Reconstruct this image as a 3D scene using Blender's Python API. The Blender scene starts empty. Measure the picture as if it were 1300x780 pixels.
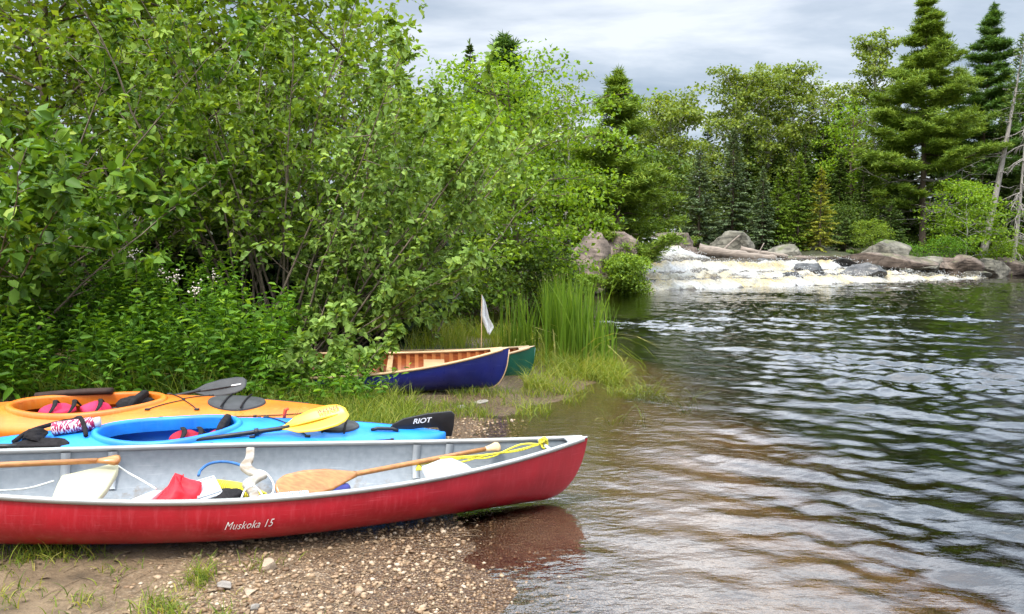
import bpy, bmesh, math, random
import numpy as np
from mathutils import Vector, Matrix

# ------------------------------------------------------------------ camera, sky, sun, exposure
SC = bpy.context.scene
COL = SC.collection
FPX, CX, CY, HOR = 939.0, 650.0, 390.0, 322.0       # focal length and centre in photo pixels, horizon row
CAMZ = 1.5
PITCH = math.atan((CY - HOR) / FPX)
cam_data = bpy.data.cameras.new('camera')
cam_data.sensor_width = 36.0
cam_data.lens = 36.0 * FPX / 1300.0
cam_data.clip_start = 0.05
cam_data.clip_end = 3000.0
cam = bpy.data.objects.new('camera', cam_data)
COL.objects.link(cam)
cam.location = (0, 0, CAMZ)
cam.rotation_euler = (math.pi / 2 - PITCH, 0, 0)
SC.camera = cam

SUN_EL, SUN_AZ = math.radians(58), math.radians(-150)   # high soft sun, behind the camera and to its left
world = bpy.data.worlds.new('World')
SC.world = world
world.use_nodes = True
def build_world():
    nt = world.node_tree; N = nt.nodes; L = nt.links; N.clear()
    def n(t, **k):
        o = N.new(t)
        for a, b in k.items(): setattr(o, a, b)
        return o
    out = n('ShaderNodeOutputWorld'); bg1 = n('ShaderNodeBackground'); bg2 = n('ShaderNodeBackground'); mix = n('ShaderNodeMixShader')
    sky = n('ShaderNodeTexSky', sky_type='NISHITA', sun_disc=False)
    sky.sun_elevation = SUN_EL; sky.sun_rotation = SUN_AZ + math.pi
    bg1.inputs['Strength'].default_value = 0.10
    L.new(sky.outputs[0], bg1.inputs[0])
    tc = n('ShaderNodeTexCoord'); sep = n('ShaderNodeSeparateXYZ')
    L.new(tc.outputs['Generated'], sep.inputs[0])
    # clouds lie on a flat layer overhead: direction / (height + small)
    zz = n('ShaderNodeMath', operation='ADD'); zz.inputs[1].default_value = 0.13
    L.new(sep.outputs[2], zz.inputs[0])
    zm = n('ShaderNodeMath', operation='MAXIMUM'); zm.inputs[1].default_value = 0.02
    L.new(zz.outputs[0], zm.inputs[0])
    dx = n('ShaderNodeMath', operation='DIVIDE'); dy = n('ShaderNodeMath', operation='DIVIDE')
    L.new(sep.outputs[0], dx.inputs[0]); L.new(zm.outputs[0], dx.inputs[1])
    L.new(sep.outputs[1], dy.inputs[0]); L.new(zm.outputs[0], dy.inputs[1])
    cmb = n('ShaderNodeCombineXYZ'); L.new(dx.outputs[0], cmb.inputs[0]); L.new(dy.outputs[0], cmb.inputs[1])
    mp = n('ShaderNodeMapping'); mp.inputs['Scale'].default_value = (0.72, 1.3, 1); mp.inputs['Rotation'].default_value = (0, 0, 0.25)
    mp.inputs['Location'].default_value = (3.1, 0.7, 0)
    L.new(cmb.outputs[0], mp.inputs[0])
    n1 = n('ShaderNodeTexNoise'); n1.inputs['Scale'].default_value = 1.25; n1.inputs['Detail'].default_value = 7; n1.inputs['Roughness'].default_value = 0.55
    n1.inputs['Distortion'].default_value = 0.35
    L.new(mp.outputs[0], n1.inputs['Vector'])
    ramp = n('ShaderNodeValToRGB'); cr = ramp.color_ramp
    cr.elements[0].position = 0.36; cr.elements[0].color = (0.33, 0.40, 0.48, 1)
    cr.elements[1].position = 0.64; cr.elements[1].color = (0.92, 0.95, 0.98, 1)
    e = cr.elements.new(0.50); e.color = (0.56, 0.62, 0.69, 1)
    L.new(n1.outputs[0], ramp.inputs[0])
    # overcast sky brighter overhead, exaggerated above the view to light leaves and water
    zen = n('ShaderNodeMapRange'); zen.interpolation_type = 'LINEAR'
    zen.inputs['From Min'].default_value = 0.32; zen.inputs['From Max'].default_value = 0.48
    zen.inputs['To Min'].default_value = 0.39; zen.inputs['To Max'].default_value = 2.3
    L.new(sep.outputs[2], zen.inputs[0])
    L.new(ramp.outputs[0], bg2.inputs[0]); L.new(zen.outputs[0], bg2.inputs['Strength'])
    mix.inputs[0].default_value = 0.86
    L.new(bg1.outputs[0], mix.inputs[1]); L.new(bg2.outputs[0], mix.inputs[2]); L.new(mix.outputs[0], out.inputs[0])
build_world()

sun_data = bpy.data.lights.new('sun', 'SUN')
sun_data.energy = 1.5
sun_data.angle = math.radians(10)
sun_data.color = (1.0, 0.95, 0.86)
sun = bpy.data.objects.new('sun', sun_data)
COL.objects.link(sun)
sun.location = (0, 0, 30)
_sd = Vector((math.cos(SUN_EL) * math.sin(SUN_AZ), math.cos(SUN_EL) * math.cos(SUN_AZ), math.sin(SUN_EL)))  # towards the sun
sun.rotation_euler = _sd.to_track_quat('Z', 'Y').to_euler()

vs = SC.view_settings
vs.view_transform = 'Standard'; vs.look = 'None'; vs.exposure = 1.38; vs.gamma = 1.0; vs.use_curve_mapping = False
SC.cycles.max_bounces = 8
SC.cycles.diffuse_bounces = 3
SC.cycles.glossy_bounces = 3
SC.cycles.transparent_max_bounces = 12
SC.cycles.sample_clamp_indirect = 6.0
SC.cycles.use_denoising = True
SC.cycles.caustics_reflective = False
SC.cycles.caustics_refractive = False

# ------------------------------------------------------------------ small maths
def P(px, py, Y):
    """World point seen at photo pixel (px, py) at world depth Y."""
    a = (px - CX) / FPX; b = (CY - py) / FPX
    cp, sp = math.cos(PITCH), math.sin(PITCH)
    d = Vector((a, cp + b * sp, -sp + b * cp))
    t = Y / d.y
    return Vector((d.x * t, Y, CAMZ + d.z * t))
def G(px, py, z=0.0):
    """World point seen at photo pixel (px, py) on the level z."""
    a = (px - CX) / FPX; b = (CY - py) / FPX
    cp, sp = math.cos(PITCH), math.sin(PITCH)
    d = Vector((a, cp + b * sp, -sp + b * cp))
    t = (z - CAMZ) / d.z
    return Vector((d.x * t, d.y * t, z))

def _hash(ix, iy, iz, seed):
    h = (ix.astype(np.int64) * 374761393 + iy.astype(np.int64) * 668265263 + iz.astype(np.int64) * 2147483647 + seed * 1274126177) & 0xFFFFFFFF
    h = ((h ^ (h >> 13)) * 1274126177) & 0xFFFFFFFF
    h = h ^ (h >> 16)
    return (h & 0xFFFFFF) / float(0xFFFFFF)
def vnoise(p, seed=0):
    p = np.asarray(p, float)
    if p.shape[1] == 2: p = np.c_[p, np.zeros(len(p))]
    i = np.floor(p).astype(np.int64); f = p - i
    u = f * f * f * (f * (f * 6 - 15) + 10)
    r = 0
    for dx in (0, 1):
        for dy in (0, 1):
            for dz in (0, 1):
                w = (u[:, 0] if dx else 1 - u[:, 0]) * (u[:, 1] if dy else 1 - u[:, 1]) * (u[:, 2] if dz else 1 - u[:, 2])
                r = r + w * _hash(i[:, 0] + dx, i[:, 1] + dy, i[:, 2] + dz, seed)
    return r * 2 - 1
def fbm(p, oct=4, seed=0, gain=0.5):
    p = np.asarray(p, float); a = 1.0; s = 0.0; t = 0
    for k in range(oct):
        t = t + a * vnoise(p * (2.03 ** k), seed + k * 17); s += a; a *= gain
    return t / s
def sstep(a, b, x):
    t = np.clip((np.asarray(x, float) - a) / (b - a), 0, 1)
    return t * t * (3 - 2 * t)
def unit(v):
    v = np.asarray(v, float)
    return v / np.maximum(np.linalg.norm(v, axis=-1, keepdims=True), 1e-9)

# ------------------------------------------------------------------ mesh builder
class MB:
    def __init__(s): s.v = []; s.f = {}; s.n = 0; s.r = []
    def add(s, v, f, rnd=0.5):
        v = np.asarray(v, float); f = np.asarray(f, np.int64)
        s.f.setdefault(f.shape[1], []).append(f + s.n)
        s.v.append(v); s.n += len(v)
        s.r.append(np.broadcast_to(np.asarray(rnd, float), (len(v),)))
    def build(s, name, mat, parent=None, smooth=False, attrs=None):
        me = bpy.data.meshes.new(name)
        v = np.concatenate(s.v); me.vertices.add(len(v)); me.vertices.foreach_set('co', v.ravel())
        loops = []; starts = []; tot = []; c = 0
        for k, fl in s.f.items():
            f = np.concatenate(fl); loops.append(f.ravel())
            starts.append(c + np.arange(len(f)) * k); tot.append(np.full(len(f), k)); c += f.size
        loops = np.concatenate(loops).astype(np.int32)
        me.loops.add(len(loops)); me.loops.foreach_set('vertex_index', loops)
        st = np.concatenate(starts).astype(np.int32)
        me.polygons.add(len(st)); me.polygons.foreach_set('loop_start', st)
        me.polygons.foreach_set('loop_total', np.concatenate(tot).astype(np.int32))
        if smooth: me.polygons.foreach_set('use_smooth', np.ones(len(st), bool))
        a = me.attributes.new('rnd', 'FLOAT', 'POINT'); a.data.foreach_set('value', np.concatenate(s.r).astype(np.float32))
        for k, x in (attrs or {}).items():
            a = me.attributes.new(k, 'FLOAT', 'POINT'); a.data.foreach_set('value', np.asarray(x, np.float32))
        me.update(calc_edges=True); me.validate()
        if mat: me.materials.append(mat)
        o = bpy.data.objects.new(name, me); COL.objects.link(o)
        if parent: o.parent = parent
        return o

def tag(o, label, cat, group=None, kind=None):
    if label: o['label'] = label
    if cat: o['category'] = cat
    if group: o['group'] = group
    if kind: o['kind'] = kind
    return o
def thing(name, label, cat, loc=(0, 0, 0), rz=0.0, group=None):
    o = bpy.data.objects.new(name, None); COL.objects.link(o)
    o.empty_display_size = 0.2
    o.location = loc; o.rotation_euler = (0, 0, rz)
    return tag(o, label, cat, group)
def dup(root, loc, rz=0.0, scale=1.0, label=None, group=None):
    r = root.copy(); COL.objects.link(r)
    r.location = loc; r.rotation_euler = (0, 0, rz); r.scale = (scale,) * 3
    if label: r['label'] = label
    if group: r['group'] = group
    for ch in list(root.children):
        c = ch.copy(); COL.objects.link(c); c.parent = r
        for g in list(ch.children):
            d = g.copy(); COL.objects.link(d); d.parent = c
    return r

def tube(mb, pts, rad, n=6, cap=True, rnd=0.5, flat=1.0, up=None):
    pts = np.asarray(pts, float); m = len(pts)
    rad = np.broadcast_to(np.asarray(rad, float), (m,))
    t = np.gradient(pts, axis=0); t = unit(t)
    ref = np.array([0, 0, 1.0]) if up is None else np.asarray(up, float)
    if abs(np.dot(t[0], ref)) > 0.95: ref = np.array([1.0, 0, 0])
    x = np.cross(t, ref); bad = np.linalg.norm(x, axis=1) < 1e-3; x[bad] = np.cross(t[bad], [0.3, 1, 0.1])
    x = unit(x); y = np.cross(x, t)
    a = np.arange(n) * 2 * math.pi / n
    ring = (np.cos(a)[None, :, None] * x[:, None, :] + np.sin(a)[None, :, None] * y[:, None, :] * flat) * rad[:, None, None] + pts[:, None, :]
    v = ring.reshape(-1, 3)
    i = np.arange(m - 1)[:, None] * n; j = np.arange(n)[None, :]; j2 = (j + 1) % n
    f = np.stack([i + j, i + j2, i + n + j2, i + n + j], -1).reshape(-1, 4)
    if cap:
        k = len(v)
        v = np.vstack([v, pts[0], pts[-1]])
        mb.add(v, f, rnd)
        b = mb.n - len(v); jj = np.arange(n)
        tri = np.vstack([np.stack([np.full(n, k), (jj + 1) % n, jj], 1), np.stack([np.full(n, k + 1), (m - 1) * n + jj, (m - 1) * n + (jj + 1) % n], 1)])
        mb.f.setdefault(3, []).append(tri + b)
    else:
        mb.add(v, f, rnd)
def box(mb, c, s, R=None, rnd=0.5):
    c = np.asarray(c, float); s = np.asarray(s, float) / 2
    v = np.array([[x, y, z] for x in (-1, 1) for y in (-1, 1) for z in (-1, 1)]) * s
    if R is not None: v = v @ np.asarray(R, float).T
    mb.add(v + c, [[0, 1, 3, 2], [4, 6, 7, 5], [0, 4, 5, 1], [2, 3, 7, 6], [0, 2, 6, 4], [1, 5, 7, 3]], rnd)
def grid_faces(m, n, closed=False):
    i = np.arange(m - 1)[:, None] * n
    nj = n if closed else n - 1
    j = np.arange(nj)[None, :]; j2 = (j + 1) % n
    return np.stack([i + j, i + j2, i + n + j2, i + n + j], -1).reshape(-1, 4)
def bez(pts, m=24):
    """Smooth curve through points (Catmull-Rom)."""
    p = np.asarray([tuple(q) for q in pts], float)
    q = np.vstack([2 * p[0] - p[1], p, 2 * p[-1] - p[-2]])
    out = []
    k = max(2, m // (len(p) - 1))
    for i in range(1, len(q) - 2):
        t = np.linspace(0, 1, k, endpoint=False)[:, None]
        a, b, c, d = q[i - 1], q[i], q[i + 1], q[i + 2]
        out.append(0.5 * (2 * b + (c - a) * t + (2 * a - 5 * b + 4 * c - d) * t ** 2 + (3 * b - a - 3 * c + d) * t ** 3))
    out.append(p[-1:])
    return np.concatenate(out)

# leaves: folded pointed ovals (near) or folded diamonds (far)
def leaves(mb, pos, d, nrm, length, width, rnd, near=True, fold=0.18, droop=0.12):
    pos = np.asarray(pos, float); d = unit(d); s = unit(np.cross(d, nrm)); u = np.cross(s, d)
    N = len(pos); L = np.broadcast_to(np.asarray(length, float), (N,))[:, None]; W = np.broadcast_to(np.asarray(width, float), (N,))[:, None]
    r = np.broadcast_to(np.asarray(rnd, float), (N,))
    if near:
        b = pos; tip = pos + d * L - u * L * droop
        l1 = pos + d * L * 0.28 + s * W * 0.46 + u * W * fold; l2 = pos + d * L * 0.68 + s * W * 0.40 + u * (W * fold - L * droop * 0.4)
        r1 = pos + d * L * 0.28 - s * W * 0.46 + u * W * fold; r2 = pos + d * L * 0.68 - s * W * 0.40 + u * (W * fold - L * droop * 0.4)
        v = np.stack([b, l1, l2, tip, r2, r1], 1).reshape(-1, 3)
        o = np.arange(N)[:, None] * 6
        f = np.concatenate([o + [[0, 1, 2, 3]], o + [[0, 3, 4, 5]]])
        mb.add(v, f, np.repeat(r, 6))
    else:
        b = pos; tip = pos + d * L - u * L * droop
        l = pos + d * L * 0.45 + s * W * 0.5 + u * W * fold; rr = pos + d * L * 0.45 - s * W * 0.5 + u * W * fold
        v = np.stack([b, l, tip, rr], 1).reshape(-1, 3)
        o = np.arange(N)[:, None] * 4
        mb.add(v, o + [[0, 1, 2, 3]], np.repeat(r, 4))

def blades(mb, base, h, az, lean, width, rnd, seg=4, curl=1.6):
    """Grass or reed blades: tapered strips that lean and curl over."""
    base = np.asarray(base, float); N = len(base)
    h = np.broadcast_to(h, (N,)); az = np.broadcast_to(az, (N,)); lean = np.broadcast_to(lean, (N,)); width = np.broadcast_to(width, (N,)); rnd = np.broadcast_to(rnd, (N,))
    out = np.stack([np.cos(az), np.sin(az), np.zeros(N)], 1); tw = az + 1.57 + np.sin(base[:, 0] * 91.7) * 1.2
    side = np.stack([np.cos(tw), np.sin(tw), np.zeros(N)], 1)
    V = []
    for k in range(seg + 1):
        t = k / seg
        ang = lean * (0.35 + curl * t) / (0.35 + curl) * 1.25
        hor = h * t * np.sin(ang); ver = h * t * np.cos(ang)
        c = base + out * hor[:, None] + np.c_[np.zeros((N, 2)), ver]
        w = (width * (1 - t ** 2.2) * 0.5 + 0.0004)[:, None]
        V += [c - side * w, c + side * w]
    v = np.stack(V, 1).reshape(-1, 3); m = 2 * (seg + 1)
    o = np.arange(N)[:, None] * m
    f = np.concatenate([o + [[2 * k, 2 * k + 1, 2 * k + 3, 2 * k + 2]] for k in range(seg)])
    mb.add(v, f, np.repeat(rnd, m))

# ------------------------------------------------------------------ materials
def mat_new(name):
    m = bpy.data.materials.new(name); m.use_nodes = True
    nt = m.node_tree; nt.nodes.clear()
    return m, nt.nodes, nt.links
def _ramp(N, stops):
    r = N.new('ShaderNodeValToRGB'); cr = r.color_ramp
    cr.elements[0].position, cr.elements[0].color = stops[0][0], (*stops[0][1], 1)
    cr.elements[1].position, cr.elements[1].color = stops[-1][0], (*stops[-1][1], 1)
    for p, c in stops[1:-1]:
        e = cr.elements.new(p); e.color = (*c, 1)
    return r
def foliage(name, stops, trans=0.35, rough=0.5, tcol=(1.35, 1.25, 0.45), spec=0.22):
    """Leaf or needle: colour varies from leaf to leaf (attribute rnd); some light comes through."""
    m, N, L = mat_new(name)
    out = N.new('ShaderNodeOutputMaterial'); at = N.new('ShaderNodeAttribute'); at.attribute_name = 'rnd'
    r = _ramp(N, stops); L.new(at.outputs['Fac'], r.inputs[0])
    p = N.new('ShaderNodeBsdfPrincipled'); p.inputs['Roughness'].default_value = rough; p.inputs['Specular IOR Level'].default_value = spec
    L.new(r.outputs[0], p.inputs['Base Color'])
    t = N.new('ShaderNodeBsdfTranslucent'); mu = N.new('ShaderNodeMixRGB'); mu.blend_type = 'MULTIPLY'; mu.inputs[0].default_value = 1; mu.inputs[2].default_value = (*tcol, 1)
    L.new(r.outputs[0], mu.inputs[1]); L.new(mu.outputs[0], t.inputs[0])
    mx = N.new('ShaderNodeMixShader'); mx.inputs[0].default_value = trans
    L.new(p.outputs[0], mx.inputs[1]); L.new(t.outputs[0], mx.inputs[2]); L.new(mx.outputs[0], out.inputs[0])
    return m
def plain(name, col, rough=0.5, spec=0.5, var=0.15, scale=8.0, metal=0.0, coat=0.0, bump=0.0, bscale=60.0, stretch=(1, 1, 1), col2=None, sss=0.0):
    """Solid material with noise wear; col2 gives the second tone."""
    m, N, L = mat_new(name)
    out = N.new('ShaderNodeOutputMaterial'); p = N.new('ShaderNodeBsdfPrincipled')
    tc = N.new('ShaderNodeTexCoord'); mp = N.new('ShaderNodeMapping'); mp.inputs['Scale'].default_value = stretch
    L.new(tc.outputs['Object'], mp.inputs[0])
    nz = N.new('ShaderNodeTexNoise'); nz.inputs['Scale'].default_value = scale; nz.inputs['Detail'].default_value = 5
    L.new(mp.outputs[0], nz.inputs['Vector'])
    a = col2 or tuple(c * (1 - var) for c in col); b = col if col2 else tuple(min(1, c * (1 + var)) for c in col)
    r = _ramp(N, [(0.32, a), (0.68, b)]); L.new(nz.outputs[0], r.inputs[0]); L.new(r.outputs[0], p.inputs['Base Color'])
    p.inputs['Roughness'].default_value = rough; p.inputs['Specular IOR Level'].default_value = spec
    p.inputs['Metallic'].default_value = metal; p.inputs['Coat Weight'].default_value = coat; p.inputs['Coat Roughness'].default_value = 0.15
    if bump:
        n2 = N.new('ShaderNodeTexNoise'); n2.inputs['Scale'].default_value = bscale; n2.inputs['Detail'].default_value = 4
        L.new(mp.outputs[0], n2.inputs['Vector'])
        bp = N.new('ShaderNodeBump'); bp.inputs['Strength'].default_value = bump; bp.inputs['Distance'].default_value = 0.02
        L.new(n2.outputs[0], bp.inputs['Height']); L.new(bp.outputs[0], p.inputs['Normal'])
    L.new(p.outputs[0], out.inputs[0])
    return m
# ------------------------------------------------------------------ the lie of the land
# edge of the water: near beach, bay behind the reeds, left bank, the river above the rapids, far ledge, far bank
SHORE = [(0.6, -8), (0.35, 0), (0.05, 2.4), (-0.03, 3.1), (-0.2, 3.55), (-0.33, 4.1), (-0.36, 5.2), (-0.28, 6.0), (0.0, 6.8), (0.55, 7.6), (1.0, 8.6), (1.25, 9.8),
         (1.1, 11.2), (0.5, 12.3), (-0.4, 13.0), (-1.6, 13.9), (-2.0, 15.5), (-1.6, 17.5), (-0.8, 19.0), (0.3, 20.6), (1.6, 23.8), (2.6, 26.6), (4.0, 28.9), (5.2, 30.3), (5.6, 32.5),
         (5.9, 37.0), (6.3, 42.0), (5.0, 47.0), (2.0, 51.0), (-4, 56), (-4, 60), (4.0, 55.0), (9.2, 47.5), (10.3, 43.6), (12.5, 42.6), (16.0, 42.2), (19.5, 43.4), (22.5, 44.2), (26.5, 46.0), (33.0, 51.0),
         (40.0, 56.0), (60, 66), (100.0, 80.0), (260, 110)]
WATER_POLY = np.array(SHORE + [(260, -8)], float)
def shore_dist(p):
    """Signed distance to the water's edge: positive on land."""
    p = np.asarray(p, float); a = np.array(SHORE, float); best = np.full(len(p), 1e9)
    for i in range(len(a) - 1):
        d = a[i + 1] - a[i]; t = np.clip(((p - a[i]) @ d) / (d @ d), 0, 1)
        best = np.minimum(best, np.linalg.norm(p - (a[i] + t[:, None] * d), axis=1))
    w = WATER_POLY; inside = np.zeros(len(p), bool); j = len(w) - 1
    for i in range(len(w)):
        c = ((w[i, 1] > p[:, 1]) != (w[j, 1] > p[:, 1]))
        with np.errstate(divide='ignore', invalid='ignore'):
            xi = (w[j, 0] - w[i, 0]) * (p[:, 1] - w[i, 1]) / (w[j, 1] - w[i, 1]) + w[i, 0]
        inside ^= c & (p[:, 0] < xi); j = i
    return np.where(inside, -best, best)
def ground_h(p):
    p = np.asarray(p, float); d = shore_dist(p) + 0.10 * fbm(p * 1.7, 3, 5) * sstep(3.0, 4.2, p[:, 1])
    far = sstep(14, 27, p[:, 1])
    near_h = (0.072 - 0.022 * sstep(4.2, 5.4, p[:, 1])) * np.minimum(d, 3.0) + 0.055 * np.maximum(d - 3.0, 0)
    near_h = np.where(near_h > 0.5, 0.5 + (near_h - 0.5) * 0.25, near_h)
    far_h = 1.9 * (1 - np.exp(-np.maximum(d, 0) / 2.6)) + 0.045 * np.maximum(d, 0)
    far_h = np.where(far_h > 4.0, 4.0 + (far_h - 4.0) * 0.2, far_h)
    land = near_h * (1 - far) + far_h * far
    w = -d
    bed = -(0.070 * np.minimum(w, 1.9) + 0.19 * np.clip(w - 1.9, 0, 9)) * (1 + 1.7 * sstep(6.2, 8.6, p[:, 1]))
    h = np.where(d > 0, land, bed)
    h = h + (0.012 * fbm(p * 3.1, 3, 9) + 0.006 * fbm(p * 11, 2, 11)) * np.where(d > -0.6, 1, 0.4) + far * np.where(d > 0.5, 0.35 * fbm(p * 0.35, 3, 3), 0)
    # the land and ledge under the rapids stay below their water
    return h
def gz(x, y): return float(ground_h(np.array([[x, y]]))[0])

def axis(parts):
    a = []
    for lo, hi, st in parts: a.append(np.arange(lo, hi, st))
    a.append([parts[-1][1]])
    return np.concatenate(a)
gx = axis([(-500, -60, 40), (-60, -14, 2.5), (-14, -5, 0.4), (-5, 3.2, 0.06), (3.2, 12, 0.3), (12, 60, 0.9), (60, 140, 4), (140, 620, 40)])
gy = axis([(-300, -20, 28), (-20, 1.6, 0.9), (1.6, 10, 0.06), (10, 32, 0.22), (32, 70, 0.7), (70, 140, 4), (140, 900, 45)])
XX, YY = np.meshgrid(gx, gy)
gp = np.c_[XX.ravel(), YY.ravel()]
gh_ = ground_h(gp); gd_ = shore_dist(gp)
litter = np.clip(sstep(5.6, 6.6, gp[:, 1] + 0.5 * fbm(gp * 0.9, 2, 44)) * sstep(0.9, 1.9, gd_ + 0.3 * fbm(gp * 1.3, 2, 45)), 0, 1)
mb = MB(); mb.add(np.c_[gp, gh_], grid_faces(len(gy), len(gx)))

def ground_material():
    m, N, L = mat_new('ground_earth')
    out = N.new('ShaderNodeOutputMaterial'); p = N.new('ShaderNodeBsdfPrincipled')
    geo = N.new('ShaderNodeNewGeometry'); sep = N.new('ShaderNodeSeparateXYZ'); L.new(geo.outputs['Position'], sep.inputs[0])
    def noise(sc, det=4, rough=0.55):
        n = N.new('ShaderNodeTexNoise'); n.inputs['Scale'].default_value = sc; n.inputs['Detail'].default_value = det; n.inputs['Roughness'].default_value = rough
        L.new(geo.outputs['Position'], n.inputs['Vector']); return n
    def mix(a, b, f, mode='MIX'):
        x = N.new('ShaderNodeMixRGB'); x.blend_type = mode
        for k, s in ((1, a), (2, b)):
            if isinstance(s, tuple): x.inputs[k].default_value = (*s, 1)
            else: L.new(s, x.inputs[k])
        if isinstance(f, float): x.inputs[0].default_value = f
        else: L.new(f, x.inputs[0])
        return x.outputs[0]
    def rng(src, a, b, c=0.0, d=1.0):
        r = N.new('ShaderNodeMapRange'); r.inputs[1].default_value = a; r.inputs[2].default_value = b; r.inputs[3].default_value = c; r.inputs[4].default_value = d
        L.new(src, r.inputs[0]); return r.outputs[0]
    # packed dirt
    nd = noise(4.5, 9, 0.68); dirt = _ramp(N, [(0.3, (0.055, 0.036, 0.018)), (0.48, (0.135, 0.090, 0.048)), (0.62, (0.20, 0.138, 0.078)), (0.75, (0.28, 0.205, 0.125))]); L.new(nd.outputs[0], dirt.inputs[0])
    # gravel: small stones each with a tone of its own
    vo = N.new('ShaderNodeTexVoronoi'); vo.inputs['Scale'].default_value = 75; L.new(geo.outputs['Position'], vo.inputs['Vector'])
    hs = N.new('ShaderNodeSeparateColor'); L.new(vo.outputs['Color'], hs.inputs[0])
    gr = _ramp(N, [(0.0, (0.11, 0.060, 0.028)), (0.35, (0.22, 0.130, 0.064)), (0.65, (0.31, 0.20, 0.11)), (0.85, (0.40, 0.28, 0.17)), (1.0, (0.48, 0.37, 0.26))]); L.new(hs.outputs[0], gr.inputs[0])
    edge = rng(vo.outputs['Distance'], 0.25, 0.75, 1.0, 0.45); gcol = mix(gr.outputs[0], edge, 1.0, 'MULTIPLY')
    # gravel lies towards the water's edge (x from -1.4 up), dirt further up
    ng = noise(1.3, 4); gx_ = N.new('ShaderNodeMath'); gx_.operation = 'MULTIPLY_ADD'; gx_.inputs[1].default_value = 2.2; L.new(ng.outputs[0], gx_.inputs[0]); L.new(sep.outputs[0], gx_.inputs[2])
    gm = rng(gx_.outputs[0], -0.75, 0.25)
    c1 = mix(dirt.outputs[0], gcol, gm)
    # pale sandy bed out in the shallows, peat silt in the deep painted darker to imitate light lost in water
    sand = _ramp(N, [(0.3, (0.36, 0.24, 0.14)), (0.7, (0.60, 0.47, 0.35))]); ns = noise(5, 6); L.new(ns.outputs[0], sand.inputs[0])
    sm = rng(sep.outputs[2], -0.015, -0.11)
    # wet band at the water's edge: darker and shiny
    wet = rng(sep.outputs[2], 0.075, 0.02); c2 = mix(c1, mix(c1, (0.55, 0.47, 0.40), 1.0, 'MULTIPLY'), wet); c3 = mix(c2, mix(sand.outputs[0], gcol, 0.25), sm); c3 = mix(c3, (0.06, 0.042, 0.022), rng(sep.outputs[2], -0.16, -0.34))
    # mossy leaf litter on the higher forest floor
    lit = _ramp(N, [(0.35, (0.030, 0.026, 0.012)), (0.55, (0.045, 0.052, 0.016)), (0.72, (0.085, 0.070, 0.03))]); nl = noise(1.1, 6); L.new(nl.outputs[0], lit.inputs[0])
    la = N.new('ShaderNodeAttribute'); la.attribute_name = 'litter'; c4 = mix(c3, lit.outputs[0], la.outputs['Fac'])
    L.new(c4, p.inputs['Base Color'])
    L.new(rng(wet, 0, 1, 0.9, 0.35), p.inputs['Roughness'])
    nb = noise(38, 5); hb = mix(nb.outputs[0], vo.outputs['Distance'], gm)
    bp = N.new('ShaderNodeBump'); bp.inputs['Strength'].default_value = 0.9; bp.inputs['Distance'].default_value = 0.02; L.new(hb, bp.inputs['Height']); L.new(bp.outputs[0], p.inputs['Normal'])
    L.new(p.outputs[0], out.inputs[0]); return m
ground = mb.build('ground', ground_material(), smooth=True, attrs={'litter': litter}); ground['kind'] = 'structure'

# ------------------------------------------------------------------ river pool: one closed body of peaty water
def waves(p):
    """Small wind and current waves running from the rapids towards the beach."""
    r = np.random.RandomState(4); h = 0
    amp = 0.55 + 0.45 * fbm(p * 0.33, 2, 21)
    for k in range(64):
        lam = 0.17 * (1.15 / 0.17) ** (r.rand() ** 1.15)
        th = math.radians(237) + r.randn() * (0.34 + 0.5 * (lam < 0.4))
        q = 2 * math.pi / lam; ph = r.rand() * 6.28
        arg = q * (p[:, 0] * math.cos(th) + p[:, 1] * math.sin(th)) + ph + 0.9 * fbm(p * 0.5, 2, 40 + k)
        h = h + 0.084 * lam ** 0.74 * np.sin(arg) / (2 * math.pi) * (0.5 + 0.5 * math.sin(k * 2.1) ** 2)
    d = -shore_dist(p)
    return h * amp * (0.10 + 0.90 * sstep(0.6, 4.0, d)) * (0.80 - 0.30 * sstep(9, 26, p[:, 1])) * sstep(80, 30, p[:, 1])
wx = axis([(-5, -0.8, 0.35), (-0.8, 8, 0.042), (8, 20, 0.085), (20, 46, 0.22), (46, 100, 3.0), (100, 500, 40)])
ys = [-25.0, -8, -2, 0.5, 1.6]; 
while ys[-1] < 60: ys.append(ys[-1] + max(0.028, ys[-1] * 0.0062))
ys += [70.0, 90, 120]
wy = np.array(ys)
XX, YY = np.meshgrid(wx, wy); wp = np.c_[XX.ravel(), YY.ravel()]
hz = waves(wp)
edge_mask = (np.abs(wp[:, 0] - wx[0]) < 1e-6) | (np.abs(wp[:, 0] - wx[-1]) < 1e-6) | (np.abs(wp[:, 1] - wy[0]) < 1e-6) | (np.abs(wp[:, 1] - wy[-1]) < 1e-6)
hz[edge_mask] = 0
mb = MB(); nv = len(wp); ny, nx = len(wy), len(wx)
top = np.c_[wp, hz]
border = np.concatenate([np.arange(nx), nx - 1 + nx * np.arange(1, ny), (ny - 1) * nx + np.arange(nx - 2, -1, -1), nx * np.arange(ny - 2, 0, -1)])
low = np.c_[wp[border], np.full(len(border), -6.0)]
mb.add(np.vstack([top, low]), grid_faces(ny, nx))
nb_ = len(border); bi = np.arange(nb_); b2 = (bi + 1) % nb_
mb.f[4].append(np.stack([border[bi], nv + bi, nv + b2, border[b2]], 1))
mb.f[nb_] = [(nv + np.arange(nb_)[::-1])[None, :]]
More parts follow.
